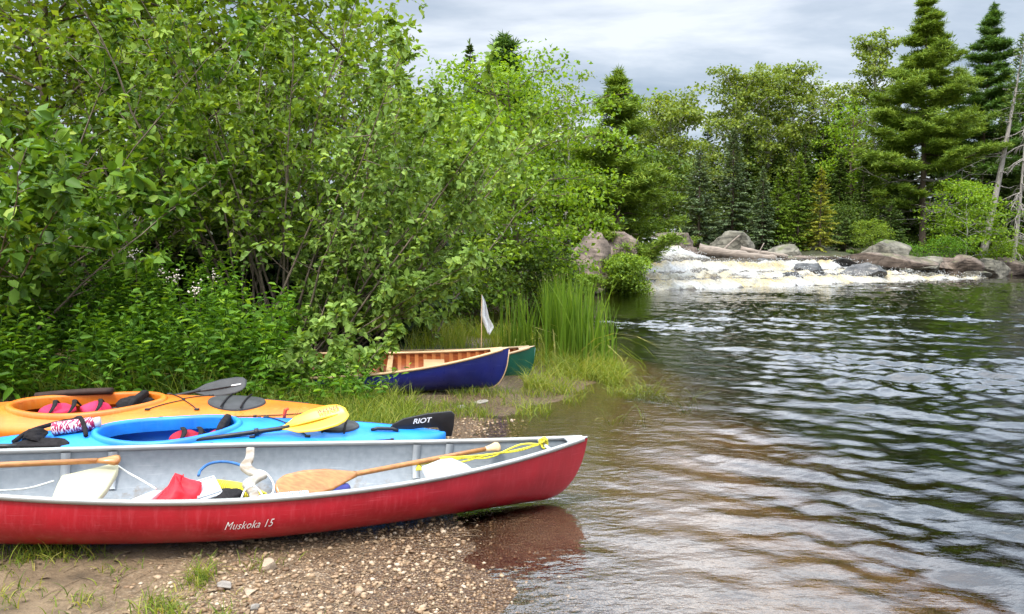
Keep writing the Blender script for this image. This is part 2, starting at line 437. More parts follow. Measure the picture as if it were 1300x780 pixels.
def water_material():
    m, N, L = mat_new('river_water')
    out = N.new('ShaderNodeOutputMaterial')
    geo = N.new('ShaderNodeNewGeometry')
    mp = N.new('ShaderNodeMapping'); mp.inputs['Rotation'].default_value = (0, 0, math.radians(-33)); mp.inputs['Scale'].default_value = (0.55, 1.0, 1); L.new(geo.outputs['Position'], mp.inputs[0])
    n1 = N.new('ShaderNodeTexNoise'); n1.inputs['Scale'].default_value = 15; n1.inputs['Detail'].default_value = 3; n1.inputs['Roughness'].default_value = 0.5; L.new(mp.outputs[0], n1.inputs['Vector'])
    bp = N.new('ShaderNodeBump'); bp.inputs['Strength'].default_value = 0.42; bp.inputs['Distance'].default_value = 0.014; L.new(n1.outputs[0], bp.inputs['Height'])
    fr = N.new('ShaderNodeFresnel'); fr.inputs['IOR'].default_value = 1.72; L.new(bp.outputs[0], fr.inputs['Normal'])
    gl = N.new('ShaderNodeBsdfGlossy'); gl.inputs['Roughness'].default_value = 0.005; gl.inputs['Color'].default_value = (1, 1, 1, 1); L.new(bp.outputs[0], gl.inputs['Normal'])
    tr = N.new('ShaderNodeBsdfTransparent'); tr.inputs[0].default_value = (0.97, 0.95, 0.92, 1)
    mx = N.new('ShaderNodeMixShader'); L.new(fr.outputs[0], mx.inputs[0]); L.new(tr.outputs[0], mx.inputs[1]); L.new(gl.outputs[0], mx.inputs[2])
    # drifting foam below the rapids
    vd = N.new('ShaderNodeVectorMath'); vd.operation = 'DISTANCE'; vd.inputs[1].default_value = (14, 34.5, 0); L.new(geo.outputs['Position'], vd.inputs[0])
    rg = N.new('ShaderNodeMapRange'); rg.inputs[1].default_value = 12; rg.inputs[2].default_value = 3; L.new(vd.outputs['Value'], rg.inputs[0])
    m2 = N.new('ShaderNodeMapping'); m2.inputs['Scale'].default_value = (0.5, 1.6, 1); L.new(geo.outputs['Position'], m2.inputs[0])
    n2 = N.new('ShaderNodeTexNoise'); n2.inputs['Scale'].default_value = 1.3; n2.inputs['Detail'].default_value = 6; n2.inputs['Roughness'].default_value = 0.65; L.new(m2.outputs[0], n2.inputs['Vector'])
    ad = N.new('ShaderNodeMath'); ad.operation = 'MULTIPLY_ADD'; ad.inputs[1].default_value = 0.29; L.new(rg.outputs[0], ad.inputs[0]); L.new(n2.outputs[0], ad.inputs[2])
    r2 = N.new('ShaderNodeMapRange'); r2.inputs[1].default_value = 0.83; r2.inputs[2].default_value = 0.96; L.new(ad.outputs[0], r2.inputs[0])
    foam = N.new('ShaderNodeBsdfDiffuse'); foam.inputs[0].default_value = (0.42, 0.42, 0.40, 1)
    mf = N.new('ShaderNodeMixShader'); L.new(r2.outputs[0], mf.inputs[0]); L.new(mx.outputs[0], mf.inputs[1]); L.new(foam.outputs[0], mf.inputs[2])
    L.new(mf.outputs[0], out.inputs['Surface'])
    va = N.new('ShaderNodeVolumeAbsorption'); va.inputs['Color'].default_value = (0.60, 0.42, 0.16, 1); va.inputs['Density'].default_value = 2.7
    L.new(va.outputs[0], out.inputs['Volume'])
    return m
water = mb.build('water', water_material(), smooth=True); water['kind'] = 'structure'

# ------------------------------------------------------------------ the rapids: falling water over a stepped ledge
FBASE = np.array([(4.6, 29.6), (7.5, 31.0), (11, 33.2), (16, 36.8), (20, 39.6), (26, 43.2), (29, 45.0)])
def base_y(x): return np.interp(x, FBASE[:, 0], FBASE[:, 1])
def rapids_h(p):
    x, y = p[:, 0], p[:, 1]; d = y - base_y(x) + 0.35 * fbm(p * 0.9, 2, 61)
    top = 1.05 * sstep(31.0, 18.0, x) + 0.06; d = d + 0.9 * fbm(p * 0.55, 3, 63)
    h = top * (0.34 * sstep(-0.3, 0.9, d) + 0.24 * sstep(1.2, 2.0, d + 0.5 * fbm(p * 0.8, 2, 64)) + 0.42 * sstep(2.3, 3.6, d))
    h = h + 0.15 * sstep(4.5, 9, d) * sstep(20, 14, x)
    # the chute on the left comes down from the upper river
    cw = np.exp(-((x - (8.6 - 0.36 * (y - 37.5))) / 1.9) ** 4)
    h = h + 1.15 * sstep(36.8, 42.5, y) * np.clip(cw, 0, 1)
    return h, d
rx = np.arange(4.8, 29.01, 0.075); ry = np.arange(29.2, 49, 0.085)
XX, YY = np.meshgrid(rx, ry); rp = np.c_[XX.ravel(), YY.ravel()]
h0, dd = rapids_h(rp)
H = h0.reshape(XX.shape); gyy, gxx = np.gradient(H, 0.085, 0.075); slope = np.hypot(gxx, gyy).ravel()
foam = np.clip(0.12 + 2.2 * slope, 0, 0.85)
foam = np.maximum(foam, (0.62 + 0.5 * fbm(rp * 0.8, 3, 66)) * sstep(-0.7, 0.1, dd) * sstep(1.6, 0.4, dd))
rf_ = np.c_[rp[:, 0] * 0.85 + rp[:, 1] * 0.53, rp[:, 1] * 0.85 - rp[:, 0] * 0.53]
turb = (0.16 * fbm(rf_ * np.array([1.5, 0.6]), 4, 71) + 0.13 * fbm(rf_ * np.array([4.6, 1.5]), 4, 72, 0.65)) * (0.18 + foam)
zz_ = h0 + turb - 0.10 * sstep(0.0, -0.7, dd) - 0.6 * sstep(-0.5, -1.2, dd)
nl_ = 0.35 * fbm(rf_ * np.array([1.1, 0.5]), 3, 67); dl = dd + 0.9 * fbm(rp * 0.55, 3, 63)
lip = np.clip((np.exp(-((dl - 0.72) / 0.30) ** 2) + 0.8 * np.exp(-((dl - 1.75) / 0.3) ** 2) + 1.1 * np.exp(-((dl - 3.35) / 0.42) ** 2)) * (0.65 + 1.6 * nl_), 0, 1)
flat_ = np.clip(np.exp(-((dl - 1.05) / 0.16) ** 2) + np.exp(-((dl - 2.15) / 0.14) ** 2) + sstep(3.75, 4.3, dl) * sstep(40, 37, rp[:, 1] - 0.3 * rp[:, 0] + 3), 0, 1)
foam = np.clip(foam * (1 - 0.85 * flat_ * (0.6 + 0.8 * nl_)), 0, 1)
mb = MB(); F = grid_faces(len(ry), len(rx)); keep = (dd[F].min(1) > -1.1) & (dd[F].max(1) < 12)
mb.add(np.c_[rp, zz_], F[keep])
def rapids_material():
    m, N, L = mat_new('white_water')
    out = N.new('ShaderNodeOutputMaterial'); at = N.new('ShaderNodeAttribute'); at.attribute_name = 'foam'
    geo = N.new('ShaderNodeNewGeometry')
    mp = N.new('ShaderNodeMapping'); mp.vector_type = 'TEXTURE'; mp.inputs['Scale'].default_value = (0.42, 1.5, 0.8); mp.inputs['Rotation'].default_value = (0, 0, 0.56); L.new(geo.outputs['Position'], mp.inputs[0])
    n1 = N.new('ShaderNodeTexNoise'); n1.inputs['Scale'].default_value = 2.6; n1.inputs['Detail'].default_value = 7; n1.inputs['Roughness'].default_value = 0.68; L.new(mp.outputs[0], n1.inputs['Vector'])
    ad = N.new('ShaderNodeMath'); ad.operation = 'MULTIPLY_ADD'; ad.inputs[1].default_value = 1.25; ad.inputs[2].default_value = -0.62; L.new(n1.outputs[0], ad.inputs[0])
    sm = N.new('ShaderNodeMath'); sm.operation = 'ADD'; sm.use_clamp = True; L.new(ad.outputs[0], sm.inputs[0]); L.new(at.outputs['Fac'], sm.inputs[1])
    r = N.new('ShaderNodeMapRange'); r.inputs[1].default_value = 0.34; r.inputs[2].default_value = 0.80; L.new(sm.outputs[0], r.inputs[0])
    n2 = N.new('ShaderNodeTexNoise'); n2.inputs['Scale'].default_value = 0.55; n2.inputs['Detail'].default_value = 5; L.new(geo.outputs['Position'], n2.inputs['Vector'])
    cf = _ramp(N, [(0.42, (0.43, 0.43, 0.43)), (0.54, (0.40, 0.38, 0.32)), (0.68, (0.40, 0.32, 0.15))]); L.new(n2.outputs[0], cf.inputs[0])
    al = N.new('ShaderNodeAttribute'); al.attribute_name = 'lip'; lm = N.new('ShaderNodeMixRGB'); lm.inputs[2].default_value = (0.36, 0.26, 0.085, 1); L.new(al.outputs['Fac'], lm.inputs[0]); L.new(cf.outputs[0], lm.inputs[1])
    fo = N.new('ShaderNodeBsdfPrincipled'); fo.inputs['Roughness'].default_value = 0.7; L.new(lm.outputs[0], fo.inputs['Base Color'])
    dk = N.new('ShaderNodeBsdfPrincipled'); dk.inputs['Base Color'].default_value = (0.045, 0.030, 0.014, 1); dk.inputs['Roughness'].default_value = 0.12
    mx = N.new('ShaderNodeMixShader'); L.new(r.outputs[0], mx.inputs[0]); L.new(dk.outputs[0], mx.inputs[1]); L.new(fo.outputs[0], mx.inputs[2])
    bp = N.new('ShaderNodeBump'); bp.inputs['Strength'].default_value = 0.8; bp.inputs['Distance'].default_value = 0.12; L.new(n1.outputs[0], bp.inputs['Height'])
    L.new(bp.outputs[0], fo.inputs['Normal']); L.new(bp.outputs[0], dk.inputs['Normal'])
    L.new(mx.outputs[0], out.inputs[0]); return m
rapids = mb.build('rapids_water', rapids_material(), smooth=True, attrs={'foam': foam, 'lip': lip}); rapids['kind'] = 'structure'

def spray():
    # flung drops where the water breaks
    rs = np.random.RandomState(12); w = np.clip(foam - 0.35, 0, 1) * (dd > -0.6) * (dd < 7); k = rs.choice(len(rp), 5200, p=w / w.sum()); n = len(k)
    pos = np.c_[rp[k], zz_[k] + 0.30 * rs.rand(n) ** 2.2] + rs.randn(n, 3) * np.array([0.05, 0.05, 0.0]); mb = MB(); s = rs.uniform(0.012, 0.034, n)
    v0 = np.array([[1, 0, -0.6], [-0.5, 0.87, -0.6], [-0.5, -0.87, -0.6], [0, 0, 1.0]]); q = pos[:, None, :] + v0[None] * s[:, None, None]
    f = np.array([[0, 1, 3], [1, 2, 3], [2, 0, 3], [0, 2, 1]]); mb.add(q.reshape(-1, 3), (np.arange(n)[:, None, None] * 4 + f[None]).reshape(-1, 3)); o = mb.build('spray', plain('spray_drops', (0.50, 0.50, 0.49), 0.6, 0.3, 0.05)); o['kind'] = 'stuff'
spray()
# ------------------------------------------------------------------ rocks
def rock_material(name, stops, moss=0.35, wet=False):
    m, N, L = mat_new(name)
    out = N.new('ShaderNodeOutputMaterial'); p = N.new('ShaderNodeBsdfPrincipled')
    tc = N.new('ShaderNodeTexCoord'); geo = N.new('ShaderNodeNewGeometry')
    n1 = N.new('ShaderNodeTexNoise'); n1.inputs['Scale'].default_value = 1.7; n1.inputs['Detail'].default_value = 8; n1.inputs['Roughness'].default_value = 0.65; L.new(geo.outputs['Position'], n1.inputs['Vector'])
    r = _ramp(N, stops); L.new(n1.outputs[0], r.inputs[0])
    mp = N.new('ShaderNodeMapping'); mp.inputs['Scale'].default_value = (0.6, 0.6, 4.5); mp.inputs['Rotation'].default_value = (0.2, 0.15, 0); L.new(geo.outputs['Position'], mp.inputs[0])
    n2 = N.new('ShaderNodeTexNoise'); n2.inputs['Scale'].default_value = 1.4; n2.inputs['Detail'].default_value = 6; L.new(mp.outputs[0], n2.inputs['Vector'])
    cr = _ramp(N, [(0.40, (0.16, 0.14, 0.13)), (0.50, (1, 1, 1))]); L.new(n2.outputs[0], cr.inputs[0])
    mu = N.new('ShaderNodeMixRGB')
    vc = N.new('ShaderNodeTexVoronoi'); vc.feature = 'DISTANCE_TO_EDGE'; vc.inputs['Scale'].default_value = 0.6; m5 = N.new('ShaderNodeMapping'); m5.inputs['Scale'].default_value = (1.0, 1.0, 1.9); m5.inputs['Rotation'].default_value = (0.3, 0.25, 0.4)
    dn = N.new('ShaderNodeMixRGB'); dn.blend_type = 'ADD'; dn.inputs[0].default_value = 0.9; L.new(geo.outputs['Position'], dn.inputs[1]); L.new(n1.outputs['Color'], dn.inputs[2]); L.new(dn.outputs[0], m5.inputs[0]); L.new(m5.outputs[0], vc.inputs['Vector'])
    ck = N.new('ShaderNodeMapRange'); ck.inputs[1].default_value = 0.008; ck.inputs[2].default_value = 0.05; ck.inputs[3].default_value = 0.48; L.new(vc.outputs['Distance'], ck.inputs[0])
    rk = N.new('ShaderNodeMixRGB'); rk.blend_type = 'MULTIPLY'; rk.inputs[0].default_value = 1; L.new(r.outputs[0], rk.inputs[1]); L.new(ck.outputs[0], rk.inputs[2])
    mu.blend_type = 'MULTIPLY'; mu.inputs[0].default_value = 0.5; L.new(rk.outputs[0], mu.inputs[1]); L.new(cr.outputs[0], mu.inputs[2])
    sn = N.new('ShaderNodeSeparateXYZ'); L.new(geo.outputs['Normal'], sn.inputs[0])
    n3 = N.new('ShaderNodeTexNoise'); n3.inputs['Scale'].default_value = 1.1; n3.inputs['Detail'].default_value = 6; L.new(geo.outputs['Position'], n3.inputs['Vector'])
    ml = N.new('ShaderNodeMath'); ml.operation = 'MULTIPLY'; L.new(sn.outputs[2], ml.inputs[0]); L.new(n3.outputs[0], ml.inputs[1])
    mr = N.new('ShaderNodeMapRange'); mr.inputs[1].default_value = 0.42; mr.inputs[2].default_value = 0.56; mr.inputs[4].default_value = moss; L.new(ml.outputs[0], mr.inputs[0])
    mo = N.new('ShaderNodeMixRGB'); mo.inputs[2].default_value = (0.085, 0.10, 0.03, 1); L.new(mr.outputs[0], mo.inputs[0]); L.new(mu.outputs[0], mo.inputs[1])
    L.new(mo.outputs[0], p.inputs['Base Color']); p.inputs['Roughness'].default_value = 0.25 if wet else 0.85
    bp = N.new('ShaderNodeBump'); bp.inputs['Strength'].default_value = 0.7; bp.inputs['Distance'].default_value = 0.08; L.new(n1.outputs[0], bp.inputs['Height']); L.new(bp.outputs[0], p.inputs['Normal'])
    L.new(p.outputs[0], out.inputs[0]); return m
M_GRANITE = rock_material('pink_granite', [(0.30, (0.065, 0.050, 0.042)), (0.5, (0.20, 0.150, 0.120)), (0.7, (0.33, 0.262, 0.212))])
M_BROWNROCK = rock_material('brown_granite', [(0.30, (0.05, 0.037, 0.028)), (0.5, (0.145, 0.105, 0.08)), (0.7, (0.235, 0.18, 0.14))], 0.5)
M_WETROCK = rock_material('wet_dark_rock', [(0.30, (0.018, 0.016, 0.015)), (0.5, (0.045, 0.042, 0.04)), (0.7, (0.10, 0.09, 0.085))], 0.05, True)
M_MOSSROCK = rock_material('mossy_granite', [(0.30, (0.075, 0.068, 0.05)), (0.5, (0.16, 0.145, 0.11)), (0.7, (0.26, 0.235, 0.185))], 0.85)
def ico(sub):
    bm = bmesh.new(); bmesh.ops.create_icosphere(bm, subdivisions=sub, radius=1.0)
    v = np.array([w.co[:] for w in bm.verts]); f = np.array([[w.index for w in q.verts] for q in bm.faces]); bm.free(); return v, f
ICO = {k: ico(k) for k in (1, 2, 4, 5)}
def rock_verts(size, seed, sub=5, cuts=16, rough=0.11):
    v, f = ICO[sub]; v = v.copy(); r = np.random.RandomState(seed)
    for k in range(cuts):
        n = unit(r.randn(3) * np.array([1, 1, 0.8])); dlim = 0.42 + 0.42 * r.rand()
        ex = np.maximum(v @ n - dlim, 0); v -= ex[:, None] * n * 0.93
    q = v * np.asarray(size) ; s = max(size)
    nrm = unit(v)
    st_ = fbm(q * np.array([0.7, 0.7, 5]) / s * 3 + seed, 4, seed + 3)
    q = q + nrm * (rough * min(size) * (fbm(q * 3.2 / s + seed * 3.7, 5, seed, 0.6) + 0.8 * 0.45 * np.round(st_ * 5) / 5 + 0.3 * fbm(q * 14 / s, 3, seed + 9)))[:, None]
    return q, f
def rock(px, py_top, py_bot, wpx, Y, mat, label, seed, depth=0.9, cat='rock', name='rock', group=None, tilt=0.0, smooth=False):
    a = P(px, py_top, Y); b = P(px, py_bot, Y); h = a.z - b.z; w = wpx * Y / FPX
    q, f = rock_verts((w / 2 * 1.12, w / 2 * depth, h * 0.74), seed, 5)
    c, s = math.cos(tilt), math.sin(tilt)
    q = np.c_[q[:, 0] * c - q[:, 2] * s, q[:, 1], q[:, 0] * s + q[:, 2] * c]
    mb = MB(); mb.add(q, f); o = mb.build(name, mat, smooth=smooth)
    o.location = (a.x, Y, b.z + h * 0.36)
    return tag(o, label, cat, group)
# rocks in photo order: (px, top row, bottom row, width px, depth)
RG = None
rock(748, 289, 372, 72, 28.2, M_GRANITE, 'tall pale granite outcrop on the left bank beside the round green bush', 3, 1.0, 'rock', 'granite_outcrop')
rock(784, 302, 362, 78, 29.4, M_GRANITE, 'broad pinkish granite ledge rising behind the round green bush', 8, 1.0, 'rock', 'granite_outcrop')
rock(806, 312, 350, 36, 31.0, M_GRANITE, 'pale rounded rock at the lip of the left chute of white water', 12, 1.1)
rock(768, 288, 312, 50, 33.5, M_GRANITE, 'small granite hump above the pinkish ledge, below the dark pine', 14, 1.0)
rock(842, 289, 326, 84, 44.6, M_BROWNROCK, 'brown granite dome directly right of the narrow white chute', 21, 0.9, 'rock', 'granite_outcrop')
rock(808, 284, 312, 40, 46.5, M_BROWNROCK, 'dark reddish rock wall behind the top of the narrow chute', 23)
rock(930, 296, 326, 76, 45.4, M_MOSSROCK, 'moss covered rounded boulder behind the driftwood log', 31, 0.8, 'rock', 'mossy_boulder')
rock(1000, 311, 328, 52, 44.8, M_MOSSROCK, 'low mossy rock under the young spruces', 35, 0.8, 'rock', 'mossy_boulder')
rock(868, 314, 334, 50, 43.0, M_BROWNROCK, 'low brown rock at the foot of the brown dome', 37, 0.9)
rock(1122, 306, 333, 82, 44.6, M_MOSSROCK, 'large grey lichen topped boulder above the right chute', 41, 0.75, 'rock', 'mossy_boulder')
rock(1118, 319, 337, 150, 43.4, M_BROWNROCK, 'long flat reddish brown slab under the grey lichen topped boulder', 44, 0.35, 'rock', 'rock_slab')
rock(1000, 322, 337, 150, 42.6, M_BROWNROCK, 'long low ledge at the top of the main rapids', 46, 0.3, 'rock', 'rock_slab')
for k, (x, t, b, w, Y, lab) in enumerate([
        (1172, 322, 345, 74, 45.6, 'grey bank slab just right of the reddish brown slab'),
        (1215, 326, 350, 62, 46.4, 'cracked bank slab at the foot of the right chute'),
        (1252, 326, 350, 56, 48.6, 'blocky bank rock below the drooping dead branches'),
        (1290, 330, 352, 60, 50.6, 'bank rock at the right border of the view'),
        (1236, 343, 352, 40, 46.2, 'flat rock at the waterline below the cracked bank slab')]):
    rock(x, t, b, w, Y, M_BROWNROCK if k % 2 else M_MOSSROCK, lab, 51 + k * 3, 0.6, 'rock', 'rock_slab')
for k, (x, t, b, w, Y, lab) in enumerate([
        (1026, 331, 356, 62, 38.2, 'black wet rock in the middle of the main rapids'),
        (1092, 334, 357, 66, 40.2, 'smooth dark sloping rock between main rapids and right chute'),
        (1004, 344, 356, 30, 36.8, 'small black rock low in the rapids, left of the smooth sloping rock'),
        (966, 328, 340, 44, 40.5, 'dark wet rock just below the end of the driftwood log'),
        (1046, 348, 359, 28, 37.6, 'small wet rock at the foot of the main rapids'),
        (835, 360, 369, 26, 31.2, 'low dark rock at the foot of the rapids near the round bush'),
        (1068, 327, 338, 40, 41.6, 'wet rock at the lip between the two channels')]):
    rock(x, t, b, w, Y, M_WETROCK, lab, 81 + k * 5, 0.8, 'rock', 'wet_rock', tilt=(-0.15 if k == 1 else 0))
for k, (x, t, b, w, Y, lab) in enumerate([
        (752, 364, 373, 40, 27.4, 'low grey rock at the waterline under the round bush'),
        (782, 362, 370, 46, 28.6, 'flat dark shore rock at the tip of the bush point')]):
    rock(x, t, b, w, Y, M_WETROCK if k else M_GRANITE, lab, 131 + k * 5, 0.8, 'rock')
rock(1195, 325, 347, 150, 46.8, M_BROWNROCK, 'long low bank ledge running behind the cracked bank slab', 66, 0.3, 'rock', 'rock_slab')
rock(1275, 329, 351, 110, 49.6, M_BROWNROCK, 'long low bank ledge behind the last bank rock', 69, 0.3, 'rock', 'rock_slab')
rock(940, 333, 343, 90, 40.2, M_WETROCK, 'low wet ledge breaking the main rapids below the driftwood logs', 72, 0.3, 'rock', 'wet_ledge')
rock(880, 345, 353, 46, 36.6, M_WETROCK, 'small wet ledge in the left half of the main rapids', 75, 0.5, 'rock', 'wet_ledge')
# stones lying on the beach in front of the red canoe
def beach_stone(px, py, wpx, hpx, mat, label, seed):
    g = G(px, py, 0.07); w = wpx * g.y / FPX; h = hpx * g.y / FPX * 0.8
    q, f = rock_verts((w / 2, w / 2 * 0.75, h * 0.62), seed, 4, rough=0.05)
    mb = MB(); mb.add(q, f); o = mb.build('beach_stone', mat); o.location = (g.x, g.y, gz(g.x, g.y) + h * 0.2); o.rotation_euler = (0, 0, seed)
    return tag(o, label, 'stone')
M_STONE = plain('beach_stone', (0.36, 0.27, 0.19), 0.8, 0.3, 0.3, 14, bump=0.5)
M_STONE2 = plain('grey_beach_stone', (0.25, 0.22, 0.19), 0.8, 0.3, 0.3, 14, bump=0.5)
beach_stone(341, 725, 38, 22, M_STONE, 'largest pale pinkish stone on the gravel below the canoe lettering', 5)
beach_stone(285, 748, 34, 10, M_STONE2, 'flat grey stone half sunk in the dirt near the gravel', 9)
beach_stone(318, 752, 24, 10, M_STONE, 'small flat pinkish stone beside the flat grey stone', 13)
beach_stone(455, 742, 16, 9, M_STONE, 'rounded pinkish pebble standing out of the gravel', 21)
beach_stone(322, 774, 20, 9, M_STONE2, 'grey stone at the near edge of the gravel', 23)
beach_stone(585, 513, 20, 8, M_STONE2, 'grey stone on the wet sand behind the blue kayak', 27)
beach_stone(612, 505, 26, 7, M_STONE2, 'flat stone on the muddy shore below the blue canoe', 29)

# gravel: thousands of pebbles along the beach, one mass
def gravel():
    r = np.random.RandomState(2); mb = MB(); v0, f0 = ICO[1]; n = 0
    N = 26000
    xs = r.uniform(-2.3, 0.5, N); yv = r.uniform(2.5, 6.6, N)
    p = np.c_[xs, yv]; d = shore_dist(p)
    dens = sstep(-1.9, -0.9, xs + 0.5 * fbm(p * 1.2, 3, 33)) * sstep(-0.5, -0.1, d) * (0.35 + 0.65 * sstep(-0.3, 0.25, fbm(p * 2.2, 3, 34)))
    ok = r.rand(N) < dens; p = p[ok]; zg = ground_h(p); N = len(p)
    sz = 0.0035 + 0.013 * r.rand(N) ** 3.6
    q = v0[None] * (1 + 0.22 * r.randn(N, len(v0), 1)) * np.stack([np.ones(N), 0.6 + 0.5 * r.rand(N), 0.4 + 0.35 * r.rand(N)], 1)[:, None, :] * sz[:, None, None]
    a = r.rand(N) * 6.28; c, s = np.cos(a), np.sin(a)
    q = np.stack([q[..., 0] * c[:, None] - q[..., 1] * s[:, None], q[..., 0] * s[:, None] + q[..., 1] * c[:, None], q[..., 2]], -1)
    q += np.c_[p, zg + sz * 0.25][:, None, :]
    f = (np.arange(N)[:, None, None] * len(v0) + f0[None]).reshape(-1, 3)
    mb.add(q.reshape(-1, 3), f, np.repeat(r.rand(N), len(v0)))
    m, NN, L = mat_new('gravel'); out = NN.new('ShaderNodeOutputMaterial'); pr = NN.new('ShaderNodeBsdfPrincipled'); at = NN.new('ShaderNodeAttribute'); at.attribute_name = 'rnd'
    rp_ = _ramp(NN, [(0.0, (0.12, 0.065, 0.032)), (0.35, (0.24, 0.145, 0.075)), (0.6, (0.32, 0.21, 0.12)), (0.88, (0.38, 0.27, 0.17)), (1.0, (0.48, 0.38, 0.28))])
    L.new(at.outputs['Fac'], rp_.inputs[0]); L.new(rp_.outputs[0], pr.inputs['Base Color']); pr.inputs['Roughness'].default_value = 0.6; L.new(pr.outputs[0], out.inputs[0])
    o = mb.build('gravel', m); o['kind'] = 'stuff'
    return o
gravel()
# twigs, bark and dead leaves lying on the dirt: litter, one mass
def litter_():
    rs = np.random.RandomState(77); mb = MB(); n = 900; p = np.c_[rs.uniform(-3.3, -0.2, n), rs.uniform(2.6, 4.4, n)]; p = p[rs.rand(n) < sstep(-0.3, 0.3, fbm(p * 1.6, 3, 78))]
    z = ground_h(p)
    for k in range(len(p)):
        a = rs.rand() * 6.28; L = rs.uniform(0.015, 0.07); d = np.array([math.cos(a), math.sin(a), 0]) * L; q = np.array([p[k, 0], p[k, 1], z[k] + 0.004]); tube(mb, [q - d, q + [0, 0, 0.003] + d[[1, 0, 2]] * 0.1, q + d], [0.0012, 0.002, 0.001], 4, cap=False, rnd=rs.rand())
    n = 420; p = np.c_[rs.uniform(-3.3, 0.0, n), rs.uniform(2.6, 6.4, n)]; d_ = shore_dist(p); p = p[d_ > 0.05]; n = len(p); a = rs.rand(n) * 6.28; leaves(mb, np.c_[p, ground_h(p) + 0.008], np.c_[np.cos(a), np.sin(a), 0.1 * rs.randn(n)], np.c_[rs.randn(n, 2) * 0.3, np.ones(n)], rs.uniform(0.02, 0.05, n), rs.uniform(0.012, 0.024, n), rs.rand(n))
    o = mb.build('litter', plain('dry_twig', (0.20, 0.14, 0.085), 0.9, 0.2, 0.4, 9)); o['kind'] = 'stuff'
litter_()

# driftwood stranded at the top of the rapids
M_DRIFT = plain('driftwood', (0.24, 0.195, 0.16), 0.85, 0.2, 0.35, 5, stretch=(0.25, 3, 3), bump=0.6, bscale=20)
def driftwood(name, pts, r0, r1, label, stubs=()):
    p = np.array([tuple(q) for q in pts]); c = bez(p, 22); o_ = c[0].copy()
    mb = MB(); n = len(c); rad = np.linspace(r0, r1, n) * (1 + 0.18 * vnoise(np.c_[np.arange(n) * 0.7, np.zeros(n)], 5))
    tube(mb, c - o_, rad, 9)
    for q0, q1, rr in stubs: tube(mb, bez([np.array(q0) - o_, (np.array(q0) + np.array(q1)) / 2 - o_ + np.array([0.02, 0, 0.05]), np.array(q1) - o_], 8), [rr, rr * 0.9, rr * 0.8] + [rr * 0.6] * (len(bez([q0, q0, q1], 8)) - 3), 6)
    o = mb.build(name, M_DRIFT, smooth=True); o.location = o_
    return tag(o, label, 'log')
driftwood('driftwood_log', [P(888, 318, 42.2), P(915, 321, 41.8), P(950, 326, 41.5), P(985, 329, 41.4)], 0.36, 0.2, 'thick bleached driftwood log lying across the top of the rapids', [(P(918, 318, 41.9), P(939, 299, 42.4), 0.08), (P(962, 324, 41.5), P(970, 309, 41.8), 0.05)])
driftwood('driftwood_log', [P(940, 317, 42.6), P(968, 322, 42.3), P(1000, 326, 42.0)], 0.2, 0.12, 'thinner pale driftwood log lying behind the thick one')
# ------------------------------------------------------------------ foliage materials
M_ALDER = foliage('alder_leaf', [(0.0, (0.075, 0.138, 0.013)), (0.5, (0.166, 0.267, 0.026)), (0.85, (0.278, 0.399, 0.044)), (1.0, (0.423, 0.507, 0.081))], 0.35)
M_ALDERPALE = foliage('pale_alder_leaf', [(0.0, (0.095, 0.165, 0.027)), (0.5, (0.190, 0.306, 0.054)), (0.85, (0.320, 0.451, 0.094)), (1.0, (0.475, 0.600, 0.150))], 0.30)
M_DOGWOOD = foliage('broad_leaf', [(0.0, (0.051, 0.116, 0.014)), (0.5, (0.109, 0.212, 0.021)), (0.85, (0.218, 0.337, 0.036)), (1.0, (0.409, 0.495, 0.072))], 0.32)
M_BRIGHT = foliage('bright_leaf', [(0.0, (0.083, 0.145, 0.013)), (0.5, (0.165, 0.247, 0.024)), (0.85, (0.247, 0.324, 0.039)), (1.0, (0.316, 0.385, 0.066))], 0.42)
M_MAPLE = foliage('maple_leaf', [(0.0, (0.077, 0.158, 0.010)), (0.5, (0.173, 0.296, 0.018)), (0.85, (0.275, 0.404, 0.028)), (1.0, (0.385, 0.504, 0.045))], 0.42)
M_WEED = foliage('weed_leaf', [(0.0, (0.039, 0.104, 0.010)), (0.5, (0.087, 0.202, 0.014)), (0.85, (0.166, 0.305, 0.023)), (1.0, (0.291, 0.437, 0.037))], 0.38)
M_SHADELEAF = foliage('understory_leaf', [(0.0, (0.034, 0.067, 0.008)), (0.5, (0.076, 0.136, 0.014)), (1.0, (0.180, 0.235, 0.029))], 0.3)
M_GAPSHADE = foliage('shade_painted_leaf', [(0.0, (0.014, 0.030, 0.007)), (0.5, (0.026, 0.054, 0.011)), (1.0, (0.060, 0.100, 0.022))], 0.2)  # leaf tones darkened to paint the deep shade in the thicket's gaps
M_ASPEN = foliage('aspen_leaf', [(0.0, (0.092, 0.138, 0.022)), (0.5, (0.175, 0.243, 0.038)), (1.0, (0.341, 0.392, 0.075))], 0.35)
M_SPRUCE = foliage('spruce_needle', [(0.0, (0.043, 0.078, 0.017)), (0.5, (0.083, 0.143, 0.025)), (1.0, (0.196, 0.271, 0.043))], 0.15, 0.6)
M_BLUESPRUCE = foliage('grey_spruce_needle', [(0.0, (0.060, 0.097, 0.044)), (0.5, (0.118, 0.171, 0.075)), (1.0, (0.218, 0.279, 0.121))], 0.15, 0.6)
M_FIR = foliage('young_fir_needle', [(0.0, (0.061, 0.113, 0.009)), (0.5, (0.135, 0.226, 0.016)), (1.0, (0.254, 0.346, 0.032))], 0.25, 0.6)
M_YELLOWFIR = foliage('yellowing_needle', [(0.0, (0.130, 0.156, 0.015)), (0.5, (0.260, 0.276, 0.028)), (1.0, (0.390, 0.384, 0.050))], 0.3, 0.6)
M_PINE = foliage('pine_needle', [(0.0, (0.065, 0.125, 0.014)), (0.5, (0.164, 0.250, 0.024)), (1.0, (0.343, 0.435, 0.049))], 0.2, 0.55)
